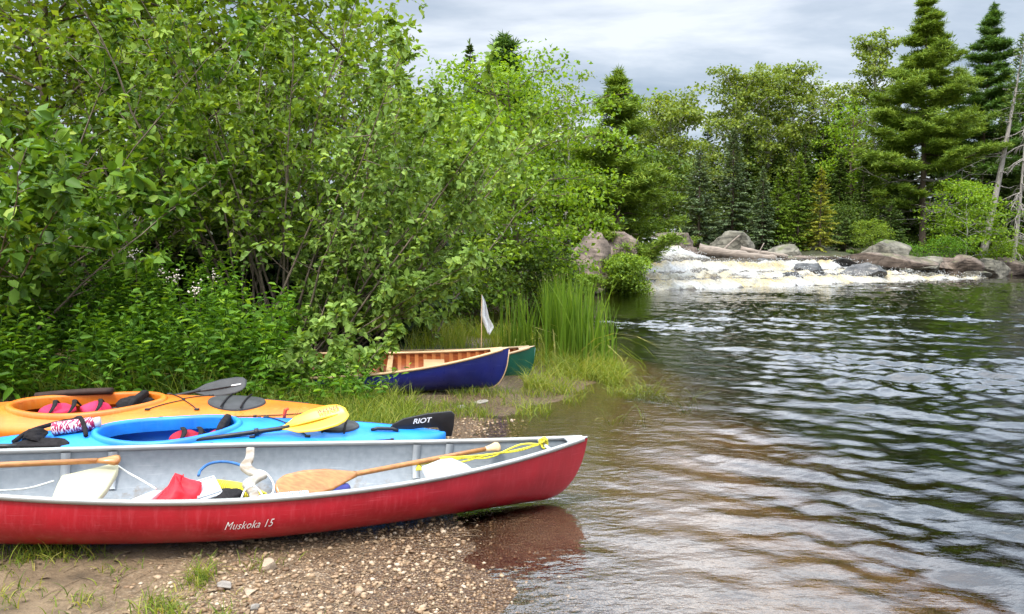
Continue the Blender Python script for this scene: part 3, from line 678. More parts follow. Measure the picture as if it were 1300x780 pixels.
M_DARKPINE = foliage('dark_pine_needle', [(0.0, (0.035, 0.083, 0.014)), (0.5, (0.078, 0.161, 0.019)), (1.0, (0.184, 0.292, 0.037))], 0.18, 0.55)
M_BARK = plain('grey_brown_bark', (0.14, 0.105, 0.075), 0.9, 0.2, 0.35, 12, stretch=(3, 3, 0.6), bump=0.5, bscale=25)
M_TWIG = plain('alder_bark', (0.17, 0.13, 0.095), 0.8, 0.3, 0.3, 20)
M_PALEBARK = plain('aspen_bark', (0.42, 0.40, 0.34), 0.8, 0.2, 0.3, 6, stretch=(1, 1, 4))
M_DEADWOOD = plain('dead_grey_wood', (0.30, 0.27, 0.24), 0.9, 0.2, 0.3, 6, stretch=(3, 3, 0.5), bump=0.4)
M_GRASS = foliage('grass_blade', [(0.0, (0.057, 0.097, 0.012)), (0.5, (0.146, 0.206, 0.022)), (0.8, (0.253, 0.303, 0.035)), (1.0, (0.430, 0.351, 0.097))], 0.4)
M_REED = foliage('reed_blade', [(0.0, (0.063, 0.127, 0.013)), (0.5, (0.127, 0.226, 0.021)), (0.85, (0.196, 0.297, 0.032)), (1.0, (0.460, 0.396, 0.128))], 0.4)
M_FLOWER = plain('cream_blossom', (0.72, 0.62, 0.55), 0.8, 0.2, 0.15)

# ------------------------------------------------------------------ multi-stemmed shrubs near the beach
def shrub(name, label, cat, base, seed, n_stems, length, mats, leaf=(0.06, 0.09), az=(0, 6.283), tilt=(0.1, 0.6), bend=0.25, side=12, leafy0=0.25, twigs=4, per=13, r0=0.018, droop=0.0, group=None, wfac=0.62, spread=0.08):
    rs = np.random.RandomState(seed); t = thing(name, label, cat, base, 0, group)
    st = MB(); lf = MB(); LP = []; LD = []; LN = []
    for i in range(n_stems):
        a = rs.uniform(*az); ti = rs.uniform(*tilt); L = length * rs.uniform(0.65, 1.05)
        p = np.array([rs.randn() * spread * 1.6, rs.randn() * spread, -0.05]); pts = [p]; m = 12; dz = ti
        wob = rs.randn(2) * 0.06
        for k in range(m):
            f = k / m; ang = dz + bend * f * (1 if ti > 0.2 else 0.6); aa = a + wob[0] * 4 * f
            p = p + L / m * np.array([math.sin(ang) * math.cos(aa), math.sin(ang) * math.sin(aa), math.cos(ang)]) + rs.randn(3) * L * 0.004; pts.append(p)
        pts = np.array(pts); rr = r0 * rs.uniform(0.6, 1.2); tube(st, pts, np.linspace(rr, 0.0025, m + 1), 6)
        for j in range(side):
            f = leafy0 + (1 - leafy0) * (j + rs.rand()) / side; x = f * m; k = min(int(x), m - 1); q0 = pts[k] + (pts[k + 1] - pts[k]) * (x - k)
            d0 = unit(pts[k + 1] - pts[k]); o = unit(rs.randn(3) * np.array([1, 1, 0.55])); d = unit(0.55 * d0 + 0.9 * o + np.array([0, 0, 0.12 - droop]))
            bl = L * (0.10 + 0.20 * (1 - f)) * rs.uniform(0.6, 1.2); mm = 5; bp = [q0]; dd_ = d
            for k2 in range(mm):
                dd_ = unit(dd_ + rs.randn(3) * 0.16 + np.array([0, 0, 0.04 - droop * 0.5])); bp.append(bp[-1] + dd_ * bl / mm)
            bp = np.array(bp); tube(st, bp, np.linspace(rr * 0.35 * (1 - 0.5 * f) + 0.0015, 0.0012, mm + 1), 4, cap=False)
            ends = [bp]
            for w in range(twigs):
                k2 = rs.randint(1, mm + 1); q = bp[k2]; td = unit(unit(bp[k2] - bp[k2 - 1]) * 0.7 + unit(rs.randn(3)) * 0.85 + [0, 0, 0.08])
                tl = bl * rs.uniform(0.25, 0.55); tp = np.array([q, q + td * tl * 0.5, q + td * tl + np.array([0, 0, -0.02 * tl])]); ends.append(tp)
                tube(st, tp, [0.0016, 0.0013, 0.0009], 3, cap=False)
            for e in ends:
                c = max(3, int(per * rs.uniform(0.6, 1.3))); s = np.sort(rs.uniform(0.15, 1.0, c)) * (len(e) - 1); k3 = np.minimum(s.astype(int), len(e) - 2)
                pos = e[k3] + (e[k3 + 1] - e[k3]) * (s - k3)[:, None]; ed = unit(e[k3 + 1] - e[k3])
                ld = unit(ed * 0.5 + unit(rs.randn(c, 3)) * 0.9 + [0, 0, -0.10])
                LP.append(pos + rs.randn(c, 3) * 0.012); LD.append(ld); LN.append(unit(rs.randn(c, 3) * 0.42 + [0, -0.25, 1.0]))
    LP, LD, LN = map(np.concatenate, (LP, LD, LN)); n = len(LP); l = rs.uniform(leaf[0], leaf[1], n) * (0.7 + 0.5 * rs.rand(n))
    leaves(lf, LP, LD, LN, l, l * wfac * rs.uniform(0.85, 1.15, n), np.clip(rs.beta(2, 2.2, n) + 0.12 * vnoise(LP * 2.2, seed), 0, 1))
    st.build('stems', M_TWIG, t, smooth=True); lf.build('foliage', mats, t)
    return t
def near(px, Y, z=None): 
    x = (px - CX) / FPX * Y
    return (x, Y, gz(x, Y) if z is None else z)

shrub('alder_bush', 'tall alder bush with many bare grey stems fanning upward behind the weeds', 'bush', near(335, 9.0), 11, 19, 5.2, M_ALDER, (0.066, 0.105), (0.6, 5.6), (0.03, 0.42), 0.30, 14, 0.30, 4, 11, 0.021, spread=0.22)
shrub('alder_bush', 'leaning alder bush whose stems sweep right over the blue and green canoes', 'bush', near(405, 8.7), 12, 15, 4.2, M_ALDERPALE, (0.062, 0.098), (-0.65, 0.75), (0.15, 0.80), 0.22, 13, 0.30, 4, 11, 0.02, spread=0.2)
shrub('alder_bush', 'low spreading alder with pale leaves in front of the leaning alder', 'bush', near(375, 8.2), 13, 12, 2.4, M_ALDERPALE, (0.066, 0.105), (-0.2, 1.9), (0.40, 0.95), 0.25, 11, 0.25, 4, 11, 0.014, spread=0.15)
shrub('leafy_branch_shrub', 'small shrub with round pale leaves hanging over the hidden end of the canoes', 'bush', near(378, 7.0), 14, 12, 1.15, M_ALDERPALE, (0.07, 0.10), (-1.0, 3.6), (0.5, 1.15), 0.35, 8, 0.2, 3, 9, 0.008, droop=0.1, spread=0.2)
shrub('dogwood_bush', 'big dark broad leaved bush filling the left of the bank', 'bush', near(55, 8.6), 15, 17, 4.6, M_DOGWOOD, (0.09, 0.14), (0, 6.283), (0.08, 0.75), 0.35, 12, 0.18, 3, 10, 0.02, spread=0.35)
shrub('dogwood_bush', 'broad leaved bush reaching forward with pale sunlit leaf sprays above the weeds', 'bush', near(-60, 7.2), 16, 12, 3.2, M_DOGWOOD, (0.10, 0.15), (-0.9, 0.9), (0.3, 0.95), 0.30, 10, 0.2, 3, 9, 0.018, spread=0.25)
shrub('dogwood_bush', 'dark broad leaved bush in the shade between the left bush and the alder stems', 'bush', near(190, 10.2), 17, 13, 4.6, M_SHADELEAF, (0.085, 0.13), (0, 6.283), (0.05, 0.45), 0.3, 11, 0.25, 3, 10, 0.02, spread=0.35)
shrub('alder_bush', 'alder bush in the shade behind the leaning alder', 'bush', near(470, 11.2), 18, 13, 4.4, M_ALDER, (0.07, 0.11), (0, 6.283), (0.08, 0.6), 0.3, 12, 0.12, 4, 10, 0.018, spread=0.3)

# ------------------------------------------------------------------ broadleaf trees: trunk, limbs, crown of leaf clumps
def broadleaf(name, label, cat, base, H, R, seed, mats, leafl=0.10, n_limb=16, sub=5, per=42, crown0=0.2, flat=0.45, trunk_r=None, bark=None, shape='round', clump=0.26, group=None, layered=False, lean=(0, 0)):
    rs = np.random.RandomState(seed); t = thing(name, label, cat, base, 0, group); tr = MB(); lf = MB(); r0 = trunk_r or H * 0.016
    n = 12; z = np.linspace(0, 0.92 * H, n); wob = np.cumsum(rs.randn(n, 2) * 0.012 * H, 0) * 0.6
    tp = np.c_[wob[:, 0] + lean[0] * (z / H) ** 1.3 * H, wob[:, 1] + lean[1] * (z / H) ** 1.3 * H, z - 0.15]; tube(tr, tp, r0 * (1 - 0.88 * z / (0.92 * H)) , 8)
    C = []; S = []
    for i in range(n_limb):
        f = crown0 + (0.90 - crown0) * ((i + rs.rand()) / n_limb); a = i * 2.39996 + rs.randn() * 0.35; x = f / 0.92 * (n - 1); k = min(int(x), n - 2); q0 = tp[k] + (tp[k + 1] - tp[k]) * (x - k)
        u = (f - crown0) / (1 - crown0)
        if shape == 'round': rad = R * math.sqrt(max(0.05, 1 - (2 * (0.12 + 0.88 * u) - 0.95) ** 2 * 0.98))
        elif shape == 'cone': rad = R * (1 - u) ** 0.8 + 0.1 * R
        else: rad = R * 0.95 * (0.30 + 0.70 * math.sin(math.pi * (0.22 + 0.70 * u)))
        rad *= rs.uniform(0.72, 1.12); up = rs.uniform(0.0, 0.28) if layered else (rs.uniform(0.6, 1.5) if shape == 'oval' else rs.uniform(0.12, 0.5))
        d = np.array([math.cos(a), math.sin(a), up]); e = q0 + d * rad; mid = q0 + d * rad * 0.5 + [0, 0, rad * 0.10]
        bz = bez([q0, mid, e], 8); tube(tr, bz, np.linspace(r0 * 0.42 * (1 - f * 0.7), r0 * 0.06, len(bz)), 5, cap=False)
        C.append(e); S.append(1.0)
        for j in range(sub):
            g = rs.uniform(0.3, 1.0); qb = bz[min(int(g * (len(bz) - 1)), len(bz) - 1)]; sd = unit(d * 0.4 + rs.randn(3) * np.array([0.8, 0.8, 0.35])); e2 = qb + sd * rad * rs.uniform(0.25, 0.5)
            tube(tr, np.array([qb, (qb + e2) / 2 + [0, 0, 0.03 * rad], e2]), [r0 * 0.10, r0 * 0.07, r0 * 0.04], 4, cap=False); C.append(e2); S.append(rs.uniform(0.7, 1.1))
    for j in range(max(3, n_limb // 4)): C.append(tp[-1] + rs.randn(3) * np.array([R * 0.18, R * 0.18, H * 0.03]) + [0, 0, H * 0.045]); S.append(0.8)
    C = np.array(C); S = np.array(S) * clump * R; m = len(C); cnt = np.maximum(5, (per * (S / (clump * R)) ** 2 * rs.uniform(0.6, 1.3, m)).astype(int)); idx = np.repeat(np.arange(m), cnt); N = len(idx)
    off = rs.randn(N, 3); off = unit(off) * (rs.rand(N, 1) ** 0.45); pos = C[idx] + off * S[idx][:, None] * np.array([1.15, 1.15, flat if not layered else 0.30]) * 1.25
    nrm = unit(off * 0.5 + rs.randn(N, 3) * 0.5 + [0, 0, 0.9]); d = unit(off * np.array([1, 1, 0.2]) + rs.randn(N, 3) * 0.6 + [0, 0, -0.15]); l = leafl * rs.uniform(0.7, 1.25, N)
    leaves(lf, pos, d, nrm, l, l * 0.72, np.clip(rs.beta(2, 2.2, N) + 0.16 * (rs.rand(m) - 0.5)[idx], 0, 1), near=False)
    tr.build('trunk', bark or M_BARK, t, smooth=True); lf.build('crown', mats, t)
    return t
def tree_at(px, Y, top, dz=0.0):
    x = (px - CX) / FPX * Y; z = gz(x, Y) + dz; return (x, Y, z), P(px, top, Y).z - z
def bl(name, label, px, Y, top, wpx, seed, mats, **k):
    b, H = tree_at(px, Y, top); return broadleaf(name, label, 'tree', b, H, wpx / 2 * Y / FPX, seed, mats, **k)

# leafy trees closing the view behind the near bushes
bl('young_ash_tree', 'yellow green leafy tree behind the tall alder stems', 255, 12.6, -170, 330, 31, M_BRIGHT, leafl=0.14, n_limb=34, sub=6, per=52, crown0=0.12)
bl('young_ash_tree', 'bright leafy tree standing behind the big dark bush on the left', 40, 12.4, -190, 360, 32, M_BRIGHT, leafl=0.14, n_limb=34, sub=6, per=52, crown0=0.12)
bl('young_ash_tree', 'bright leafy tree whose crown ends the near thicket against the sky', 455, 13.0, -35, 250, 33, M_BRIGHT, leafl=0.12, n_limb=24, sub=5, per=36, crown0=0.14)
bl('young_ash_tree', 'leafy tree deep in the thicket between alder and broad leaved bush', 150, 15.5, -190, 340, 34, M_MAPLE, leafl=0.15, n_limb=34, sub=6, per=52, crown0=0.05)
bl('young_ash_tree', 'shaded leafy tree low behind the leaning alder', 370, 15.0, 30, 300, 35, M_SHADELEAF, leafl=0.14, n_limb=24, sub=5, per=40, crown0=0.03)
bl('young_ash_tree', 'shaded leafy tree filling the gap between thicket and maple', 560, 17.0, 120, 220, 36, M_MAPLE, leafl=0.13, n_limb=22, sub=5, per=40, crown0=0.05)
bl('young_ash_tree', 'leafy tree at the far left behind the big dark bush', -110, 14.0, -190, 340, 37, M_BRIGHT, leafl=0.14, n_limb=34, sub=6, per=50, crown0=0.05)
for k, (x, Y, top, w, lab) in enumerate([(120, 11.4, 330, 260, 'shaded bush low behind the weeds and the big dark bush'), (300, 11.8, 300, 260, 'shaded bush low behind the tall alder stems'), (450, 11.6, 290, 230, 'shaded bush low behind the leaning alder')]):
    b, H = tree_at(x, Y, top); broadleaf('understory_bush', lab, 'bush', b, H, w / 2 * Y / FPX, 360 + k, M_GAPSHADE, leafl=0.13, n_limb=22, sub=6, per=60, crown0=0.02, trunk_r=0.02, clump=0.30)
# the maple and the growth under it
bl('maple_tree', 'bright green maple with layered boughs leaning over the bay', 655, 21.0, 66, 232, 41, M_MAPLE, leafl=0.12, n_limb=34, sub=7, per=52, crown0=0.16, layered=True, clump=0.24, trunk_r=0.10, bark=M_BARK)
bl('maple_tree', 'second lighter maple close behind the leaning thicket', 590, 22.5, 110, 170, 42, M_MAPLE, leafl=0.12, n_limb=28, sub=6, per=48, crown0=0.16, layered=True, clump=0.26, trunk_r=0.09)
def understory(px, Y, top, w, seed, label, mats=None, per=46, name='understory_bush'):
    b, H = tree_at(px, Y, top); return broadleaf(name, label, 'bush', b, H, w / 2 * Y / FPX, seed, mats or M_SHADELEAF, leafl=0.10, n_limb=18, sub=5, per=per, crown0=0.02, trunk_r=0.02, clump=0.30)
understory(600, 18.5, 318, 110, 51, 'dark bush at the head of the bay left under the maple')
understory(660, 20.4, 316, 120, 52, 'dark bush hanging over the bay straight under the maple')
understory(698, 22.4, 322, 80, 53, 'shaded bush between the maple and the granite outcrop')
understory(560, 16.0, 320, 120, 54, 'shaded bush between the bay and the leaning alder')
understory(738, 26.6, 346, 34, 56, 'small bush left of the round bush at the foot of the outcrop', M_ALDER, 40)
understory(792, 27.8, 324, 72, 55, 'round green bush on the rocky point beside the rapids', M_ALDER, 90)
understory(752, 33.0, 262, 40, 57, 'light green sapling clump behind the tall granite outcrop', M_BRIGHT, 40)
understory(866, 45.8, 298, 40, 58, 'yellowish shrub between the brown dome and the mossy boulder', M_BRIGHT, 40)
understory(826, 48.0, 268, 40, 59, 'bright shrub growing on top of the reddish rock wall', M_MAPLE, 40)

# ------------------------------------------------------------------ conifers
def conifer(name, label, base, H, R, seed, mats, bark=None, group=None, cat='tree', dens=1.0, droop=0.25, spray=0.34, crown0=0.04, power=0.85, dead_low=0.0, ragged=0.18, width=0.10, lean=0.0, whorl=None):
    rs = np.random.RandomState(seed); t = thing(name, label, cat, base, 0, group); tr = MB(); lf = MB(); r0 = H * 0.012 + 0.03
    z = np.linspace(-0.3, H, 10); tx = lean * (np.maximum(z, 0)); tube(tr, np.c_[tx, 0 * z, z], np.linspace(r0, 0.012, 10), 7)
    step = whorl or max(0.16, 0.022 * H); zz = crown0 * H; SP = []; SD = []; SL = []; SN = []
    while zz < H * 0.985:
        f = (zz / H - crown0) / (1 - crown0); rad0 = R * (1 - f) ** power * (0.55 + 0.45 * min(1, (f + 0.04) / 0.14)) + 0.03 * R
        nb = int(rs.randint(6, 10) * (0.75 + 0.25 * dens))
        for b in range(nb):
            a = rs.rand() * 6.283; rad = rad0 * rs.uniform(1 - 2.2 * ragged, 1 + ragged); up = 0.45 * f - 0.12 + rs.randn() * 0.06
            m = 6; s = np.linspace(0, 1, m); bp = np.c_[lean * zz + np.cos(a) * rad * s, np.sin(a) * rad * s, zz + rad * (up * s - droop * s ** 2 * (1 - f) + 0.12 * s ** 3)]
            tube(tr, bp, np.linspace(0.012 + 0.004 * rad, 0.004, m), 3, cap=False)
            if f < dead_low and rs.rand() < 0.8: continue
            c = max(5, int(rad / 0.050 * dens)); s = rs.uniform(0.12, 1.0, c) ** 0.8; k = np.minimum((s * (m - 1)).astype(int), m - 2)
            pos = bp[k] + (bp[k + 1] - bp[k]) * (s * (m - 1) - k)[:, None]; bd = unit(bp[k + 1] - bp[k]); sd = np.array([-math.sin(a), math.cos(a), 0]); sg = np.where(rs.rand(c) < 0.5, -1, 1)[:, None]
            d = unit(bd * 0.75 + sd * sg * rs.uniform(0.2, 1.0, (c, 1)) + np.c_[np.zeros((c, 2)), rs.uniform(-0.35, 0.12, c)])
            SP.append(pos); SD.append(d); SL.append(spray * (0.55 + 0.75 * (1 - s)) * min(1.0, 0.35 + rad / R) * rs.uniform(0.7, 1.2, c)); SN.append(unit(rs.randn(c, 3) * 0.5 + [0, 0, 1]))
        zz += step * rs.uniform(0.7, 1.25) * (1 - 0.45 * f)
    SP, SD, SL, SN = map(np.concatenate, (SP, SD, SL, SN)); N = len(SP)
    leaves(lf, SP, SD, SN, SL, np.maximum(width * rs.uniform(0.7, 1.2, N), SL * 0.28), np.clip(rs.beta(2, 2.4, N) + 0.12 * vnoise(SP * 1.1, seed), 0, 1), near=False, fold=0.1, droop=0.15)
    # leader shoot
    k = 14; leaves(lf, np.c_[lean * H + np.zeros(k), np.zeros(k), H - 0.35 * rs.rand(k)], np.c_[rs.randn(k, 2) * 0.4, np.ones(k)], rs.randn(k, 3), 0.25, 0.06, 0.6, near=False)
    tr.build('trunk', bark or M_BARK, t, smooth=True); lf.build('crown', mats, t)
    return t
def cf(name, label, px, Y, top, wpx, seed, mats, **k):
    b, H = tree_at(px, Y, top); return conifer(name, label, b, H, wpx / 2 * Y / FPX, seed, mats, **k)

def pine(name, label, base, H, R, seed, mats, crown0=0.25, n_whorl=None, dead_low=0.3, lean=(0.0, 0.0), bark=None, tuft=1.0, top_flat=False, sparse=1.0, nl=0.34):
    """White pine: long level boughs in tiers, tufts of needles on their upper side, dead boughs below."""
    rs = np.random.RandomState(seed); t = thing(name, label, 'tree', base); tr = MB(); lf = MB(); r0 = 0.011 * H + 0.05
    z = np.linspace(-0.3, H, 14); wob = np.cumsum(rs.randn(14) * 0.004 * H); tx = lean[0] * np.maximum(z, 0) + wob; ty = lean[1] * np.maximum(z, 0); tube(tr, np.c_[tx, ty, z], np.linspace(r0, 0.02, 14), 8)
    W = n_whorl or int(H * 1.05); T = []; D = []; dead = MB(); ndead = 0
    for w in range(W):
        f = (w + rs.rand() * 0.5) / W; zz = H * (crown0 + (1 - crown0) * f * 0.985); x0 = np.interp(zz, z, tx); y0 = np.interp(zz, z, ty)
        env = (R * (1 - f) ** 0.95 * (0.55 + 0.45 * min(1, f / 0.18)) * 1.15 + 0.015 * R) * rs.uniform(0.78, 1.12)
        for b in range(rs.randint(5, 8)):
            if rs.rand() > sparse: continue
            a = rs.rand() * 6.283; rad = env * rs.uniform(0.55, 1.18); up = 0.05 + 0.55 * f + rs.randn() * 0.08; m = 7; s = np.linspace(0, 1, m)
            bp = np.c_[x0 + np.cos(a) * rad * s, y0 + np.sin(a) * rad * s, zz + rad * (up * s * 0.55 + 0.10 * s ** 2.5 - 0.10 * np.sin(s * 3.1) * (1 - f))] + rs.randn(m, 3) * 0.02 * rad
            isdead = f < dead_low and rs.rand() < 0.75
            tube(dead if isdead else tr, bp, np.linspace(0.018 + 0.010 * rad, 0.008, m), 4, cap=False); ndead += isdead
            if isdead:
                for q in range(7):
                    k = rs.randint(2, m); e = bp[k] + unit(np.array([math.cos(a), math.sin(a), -0.1]) + rs.randn(3) * 0.7) * rad * 0.22; tube(dead, np.array([bp[k], (bp[k] + e) / 2, e]), [0.012, 0.009, 0.004], 3, cap=False)
                continue
            for q in range(max(4, int(3 + rad * 4.2))):
                s0 = rs.uniform(0.22, 1.02); k = min(int(s0 * (m - 1)), m - 2); p = bp[k] + (bp[k + 1] - bp[k]) * (s0 * (m - 1) - k)
                sd = np.array([-math.sin(a), math.cos(a), 0]) * rs.uniform(-1, 1) * rad * 0.30; e = p + sd + np.array([math.cos(a), math.sin(a), 0.25]) * rad * 0.08
                tube(tr, np.array([p, e]), [0.008, 0.004], 3, cap=False); T.append(e); T.append((p + e) / 2)
    for q in range(10): T.append(np.array([np.interp(H * (0.95 + 0.006 * q), z, tx), np.interp(H * (0.95 + 0.006 * q), z, ty), H * (0.95 + 0.006 * q)]))
    T = np.array(T); c = int(34 * tuft); idx = np.repeat(np.arange(len(T)), c); N = len(idx)
    d = unit(rs.randn(N, 3) * np.array([1, 1, 0.45]) + [0, 0, 0.38]); pos = T[idx] + rs.randn(N, 3) * np.array([0.16, 0.16, 0.06]) * np.where(idx >= len(T) - 10, 0.4, 1.0)[:, None]; l = 0.85 * nl * rs.uniform(0.7, 1.2, N)
    leaves(lf, pos, d, unit(rs.randn(N, 3) + [0, 0, 0.8]), l, np.maximum(0.045, l * 0.13), np.clip(rs.beta(2, 2.4, N) + 0.2 * (rs.rand(len(T)) - 0.5)[idx], 0, 1), near=False, fold=0.05, droop=0.05)
    tr.build('trunk', bark or M_BARK, t, smooth=True); lf.build('crown', mats, t)
    if ndead: dead.build('dead_boughs', M_DEADWOOD, t)
    return t
def pn(name, label, px, Y, top, wpx, seed, mats, **k):
    b, H = tree_at(px, Y, top); return pine(name, label, b, H, wpx / 2 * Y / FPX, seed, mats, **k)

# left bank behind the maple
pn('pine_tree', 'dark dense pine rising behind the maple on the left bank', 782, 31.0, 92, 170, 61, M_PINE, crown0=0.06, dead_low=0.0, tuft=1.1, n_whorl=17)
pn('pine_tree', 'dark pine with feathery tips between thicket and maple', 640, 30.0, 48, 130, 62, M_DARKPINE, crown0=0.15, dead_low=0.0, tuft=1.3, n_whorl=16)
cf('spruce_tree', 'slender spruce showing its tip behind the leaning thicket', 598, 29.0, 55, 80, 63, M_SPRUCE)
cf('spruce_tree', 'short spruce in front of the dark pine above the outcrop', 812, 36.0, 205, 66, 64, M_SPRUCE, spray=0.4)
bl('poplar_tree', 'thin pale leaved poplar showing above the right of the maple', 722, 34.0, 98, 70, 65, M_ASPEN, leafl=0.14, n_limb=18, sub=3, per=24, crown0=0.35, bark=M_PALEBARK, shape='oval')
bl('cedar_tree', 'yellow green cedar hanging between maple and dark pine', 735, 30.5, 180, 56, 66, M_MAPLE, leafl=0.12, n_limb=22, sub=5, per=40, crown0=0.06, shape='cone')
# wood behind the rapids, front row
cf('spruce_tree', 'grey green spruce leaning over the chute, left of the mossy boulder', 886, 47.5, 188, 74, 71, M_BLUESPRUCE, droop=0.15, ragged=0.25)
cf('hemlock_tree', 'grey green hemlock with drooping tiers behind the mossy boulder', 928, 49.0, 165, 78, 72, M_BLUESPRUCE, droop=0.3, ragged=0.28, dead_low=0.0)
cf('spruce_tree', 'small bluish spruce at the left of the young spruce group', 966, 47.2, 214, 44, 73, M_BLUESPRUCE)
cf('fir_tree', 'bright young fir on the left of the young spruce group', 985, 47.8, 222, 46, 74, M_FIR)
cf('spruce_tree', 'pointed mid green spruce in the middle of the young spruce group', 1011, 48.2, 196, 56, 75, M_FIR)
cf('fir_tree', 'yellowing young fir on the right of the young spruce group', 1039, 47.5, 214, 50, 76, M_YELLOWFIR, ragged=0.3, dens=0.7)
cf('fir_tree', 'dark little fir right of the yellowing fir', 1072, 48.5, 278, 44, 77, M_SPRUCE)
understory(1106, 47.5, 277, 44, 78, 'bright lime green sapling right of the dark little fir', M_BRIGHT, 36, 'sapling')
cf('fir_tree', 'dark fir behind the lime green sapling', 1128, 50.0, 255, 56, 79, M_SPRUCE)
bl('young_maple_tree', 'bushy bright green young maple in front of the tall pines', 1222, 49.5, 226, 84, 80, M_MAPLE, leafl=0.17, n_limb=26, sub=5, per=40, crown0=0.15, bark=M_PALEBARK, trunk_r=0.07)
pn('pine_tree', 'tallest white pine with level boughs and dead grey lower branches', 1172, 54.0, -6, 168, 81, M_PINE, crown0=0.13, dead_low=0.22, tuft=1.7, n_whorl=27, nl=0.45)
pn('pine_tree', 'second tall pine with a ragged top right of the tallest pine', 1238, 60.0, 8, 120, 82, M_DARKPINE, crown0=0.2, dead_low=0.1, tuft=1.4, n_whorl=22, nl=0.45)
pn('pine_tree', 'dark tall pine behind the snag at the right end of the wood', 1308, 62.0, 62, 110, 83, M_DARKPINE, crown0=0.1, dead_low=0.0, tuft=1.5, n_whorl=20, nl=0.45)
pn('pine_tree', 'dark pine closing the right end of the wood beyond the view', 1372, 60.0, 30, 130, 84, M_DARKPINE, crown0=0.1, dead_low=0.0, tuft=1.5, n_whorl=20, nl=0.45)
bl('birch_tree', 'light green broadleaf filling the sky gap right of the three tall poplars', 1046, 66.0, 112, 90, 99, M_ASPEN, leafl=0.26, n_limb=36, sub=5, per=32, crown0=0.1, shape='oval')
bl('birch_tree', 'light green broadleaf between the first poplar and the left bank pines', 818, 60.0, 150, 84, 100, M_ASPEN, leafl=0.26, n_limb=36, sub=5, per=32, crown0=0.1, shape='oval')
# poplars and second row
for k, (x, Y, top, w, lab) in enumerate([
        (848, 56, 128, 84, 'dark rounded poplar first right of the left bank pines'),
        (925, 60, 92, 78, 'full crowned poplar left of the twin topped one'),
        (962, 61, 86, 70, 'poplar in the middle of the three tall poplars'),
        (1008, 63, 78, 64, 'poplar with an open airy top, right of the three tall poplars'),
        (1094, 62, 36, 66, 'tall narrow poplar left of the tallest pine')]):
    bl('poplar_tree', lab, x, Y, top, w, 91 + k, M_ASPEN, leafl=0.26, n_limb=44, sub=6, per=34, crown0=0.12, bark=M_PALEBARK, shape='oval', clump=0.22)
bl('birch_tree', 'mid green broadleaf filling the space behind the yellowing fir', 1080, 58.0, 128, 80, 97, M_MAPLE, leafl=0.2, n_limb=26, sub=4, per=34, crown0=0.1)
bl('birch_tree', 'low broadleaf tree behind the grey green spruce', 880, 54.0, 178, 80, 98, M_ASPEN, leafl=0.2, n_limb=24, sub=4, per=34, crown0=0.08)
proto = [cf('spruce_tree', 'dark spruce in the packed wood wall behind the rapids', 1040, 60.0, 150, 66, 101, M_SPRUCE, group='dark spruces of the wood behind the rapids', spray=0.5, width=0.15),
         cf('spruce_tree', 'dark spruce in the packed wood wall behind the rapids', 1060, 63.0, 130, 60, 102, M_SPRUCE, group='dark spruces of the wood behind the rapids', spray=0.5, width=0.15, ragged=0.26)]
rs_ = random.Random(5)
for k, (x, Y, s) in enumerate([(905, 62, .78), (945, 58, .80), (985, 60, .82), (1018, 57, .72), (1062, 56, .70), (1092, 55, .58), (1125, 62, .9), (1150, 58, .76), (1205, 62, 1.0), (1262, 58, .9), (1288, 63, 1.45), (1322, 60, 1.5),
                                (870, 64, .72), (1000, 66, .9), (1180, 65, 1.05), (1350, 63, 1.2), (1400, 62, 1.3), (838, 60, .62), (800, 58, .6), (965, 70, .9), (1110, 72, .95), (930, 66, 1.0), (972, 64, .95), (1024, 68, 1.15), (1052, 67, 1.1), (1078, 69, 1.2), (1115, 66, 1.0), (895, 66, .9), (1140, 68, 1.2), (1205, 69, 1.35), (1270, 66, 1.3), (1240, 72, 1.25), (1290, 56, .75), (1226, 57, .7)]):
    X = (x - CX) / FPX * Y; dup(proto[k % 2], (X, Y, gz(X, Y)), rs_.random() * 6.28, s)

for k, (x, Y, top, w, lab) in enumerate([(560, 33, 120, 150, 'dense leafy tree far behind the gap between thicket and maple'), (690, 36, 150, 150, 'dense leafy tree behind the right side of the maple'), (745, 41, 185, 120, 'dense leafy tree behind the dark pine of the left bank'), (815, 52, 190, 120, 'dense leafy tree between the left bank pines and the poplars')]):
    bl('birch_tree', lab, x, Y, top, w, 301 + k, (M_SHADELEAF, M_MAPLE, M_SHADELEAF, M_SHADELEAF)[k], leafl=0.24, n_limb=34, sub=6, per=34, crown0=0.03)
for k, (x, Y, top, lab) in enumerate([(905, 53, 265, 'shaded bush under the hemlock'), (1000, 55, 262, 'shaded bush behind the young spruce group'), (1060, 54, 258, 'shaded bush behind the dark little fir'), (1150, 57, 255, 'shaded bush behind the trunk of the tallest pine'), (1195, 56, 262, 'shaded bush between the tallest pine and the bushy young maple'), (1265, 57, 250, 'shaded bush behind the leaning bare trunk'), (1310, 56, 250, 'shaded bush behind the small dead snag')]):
    understory(x, Y, top, 90, 330 + k, lab, M_SHADELEAF, 46)
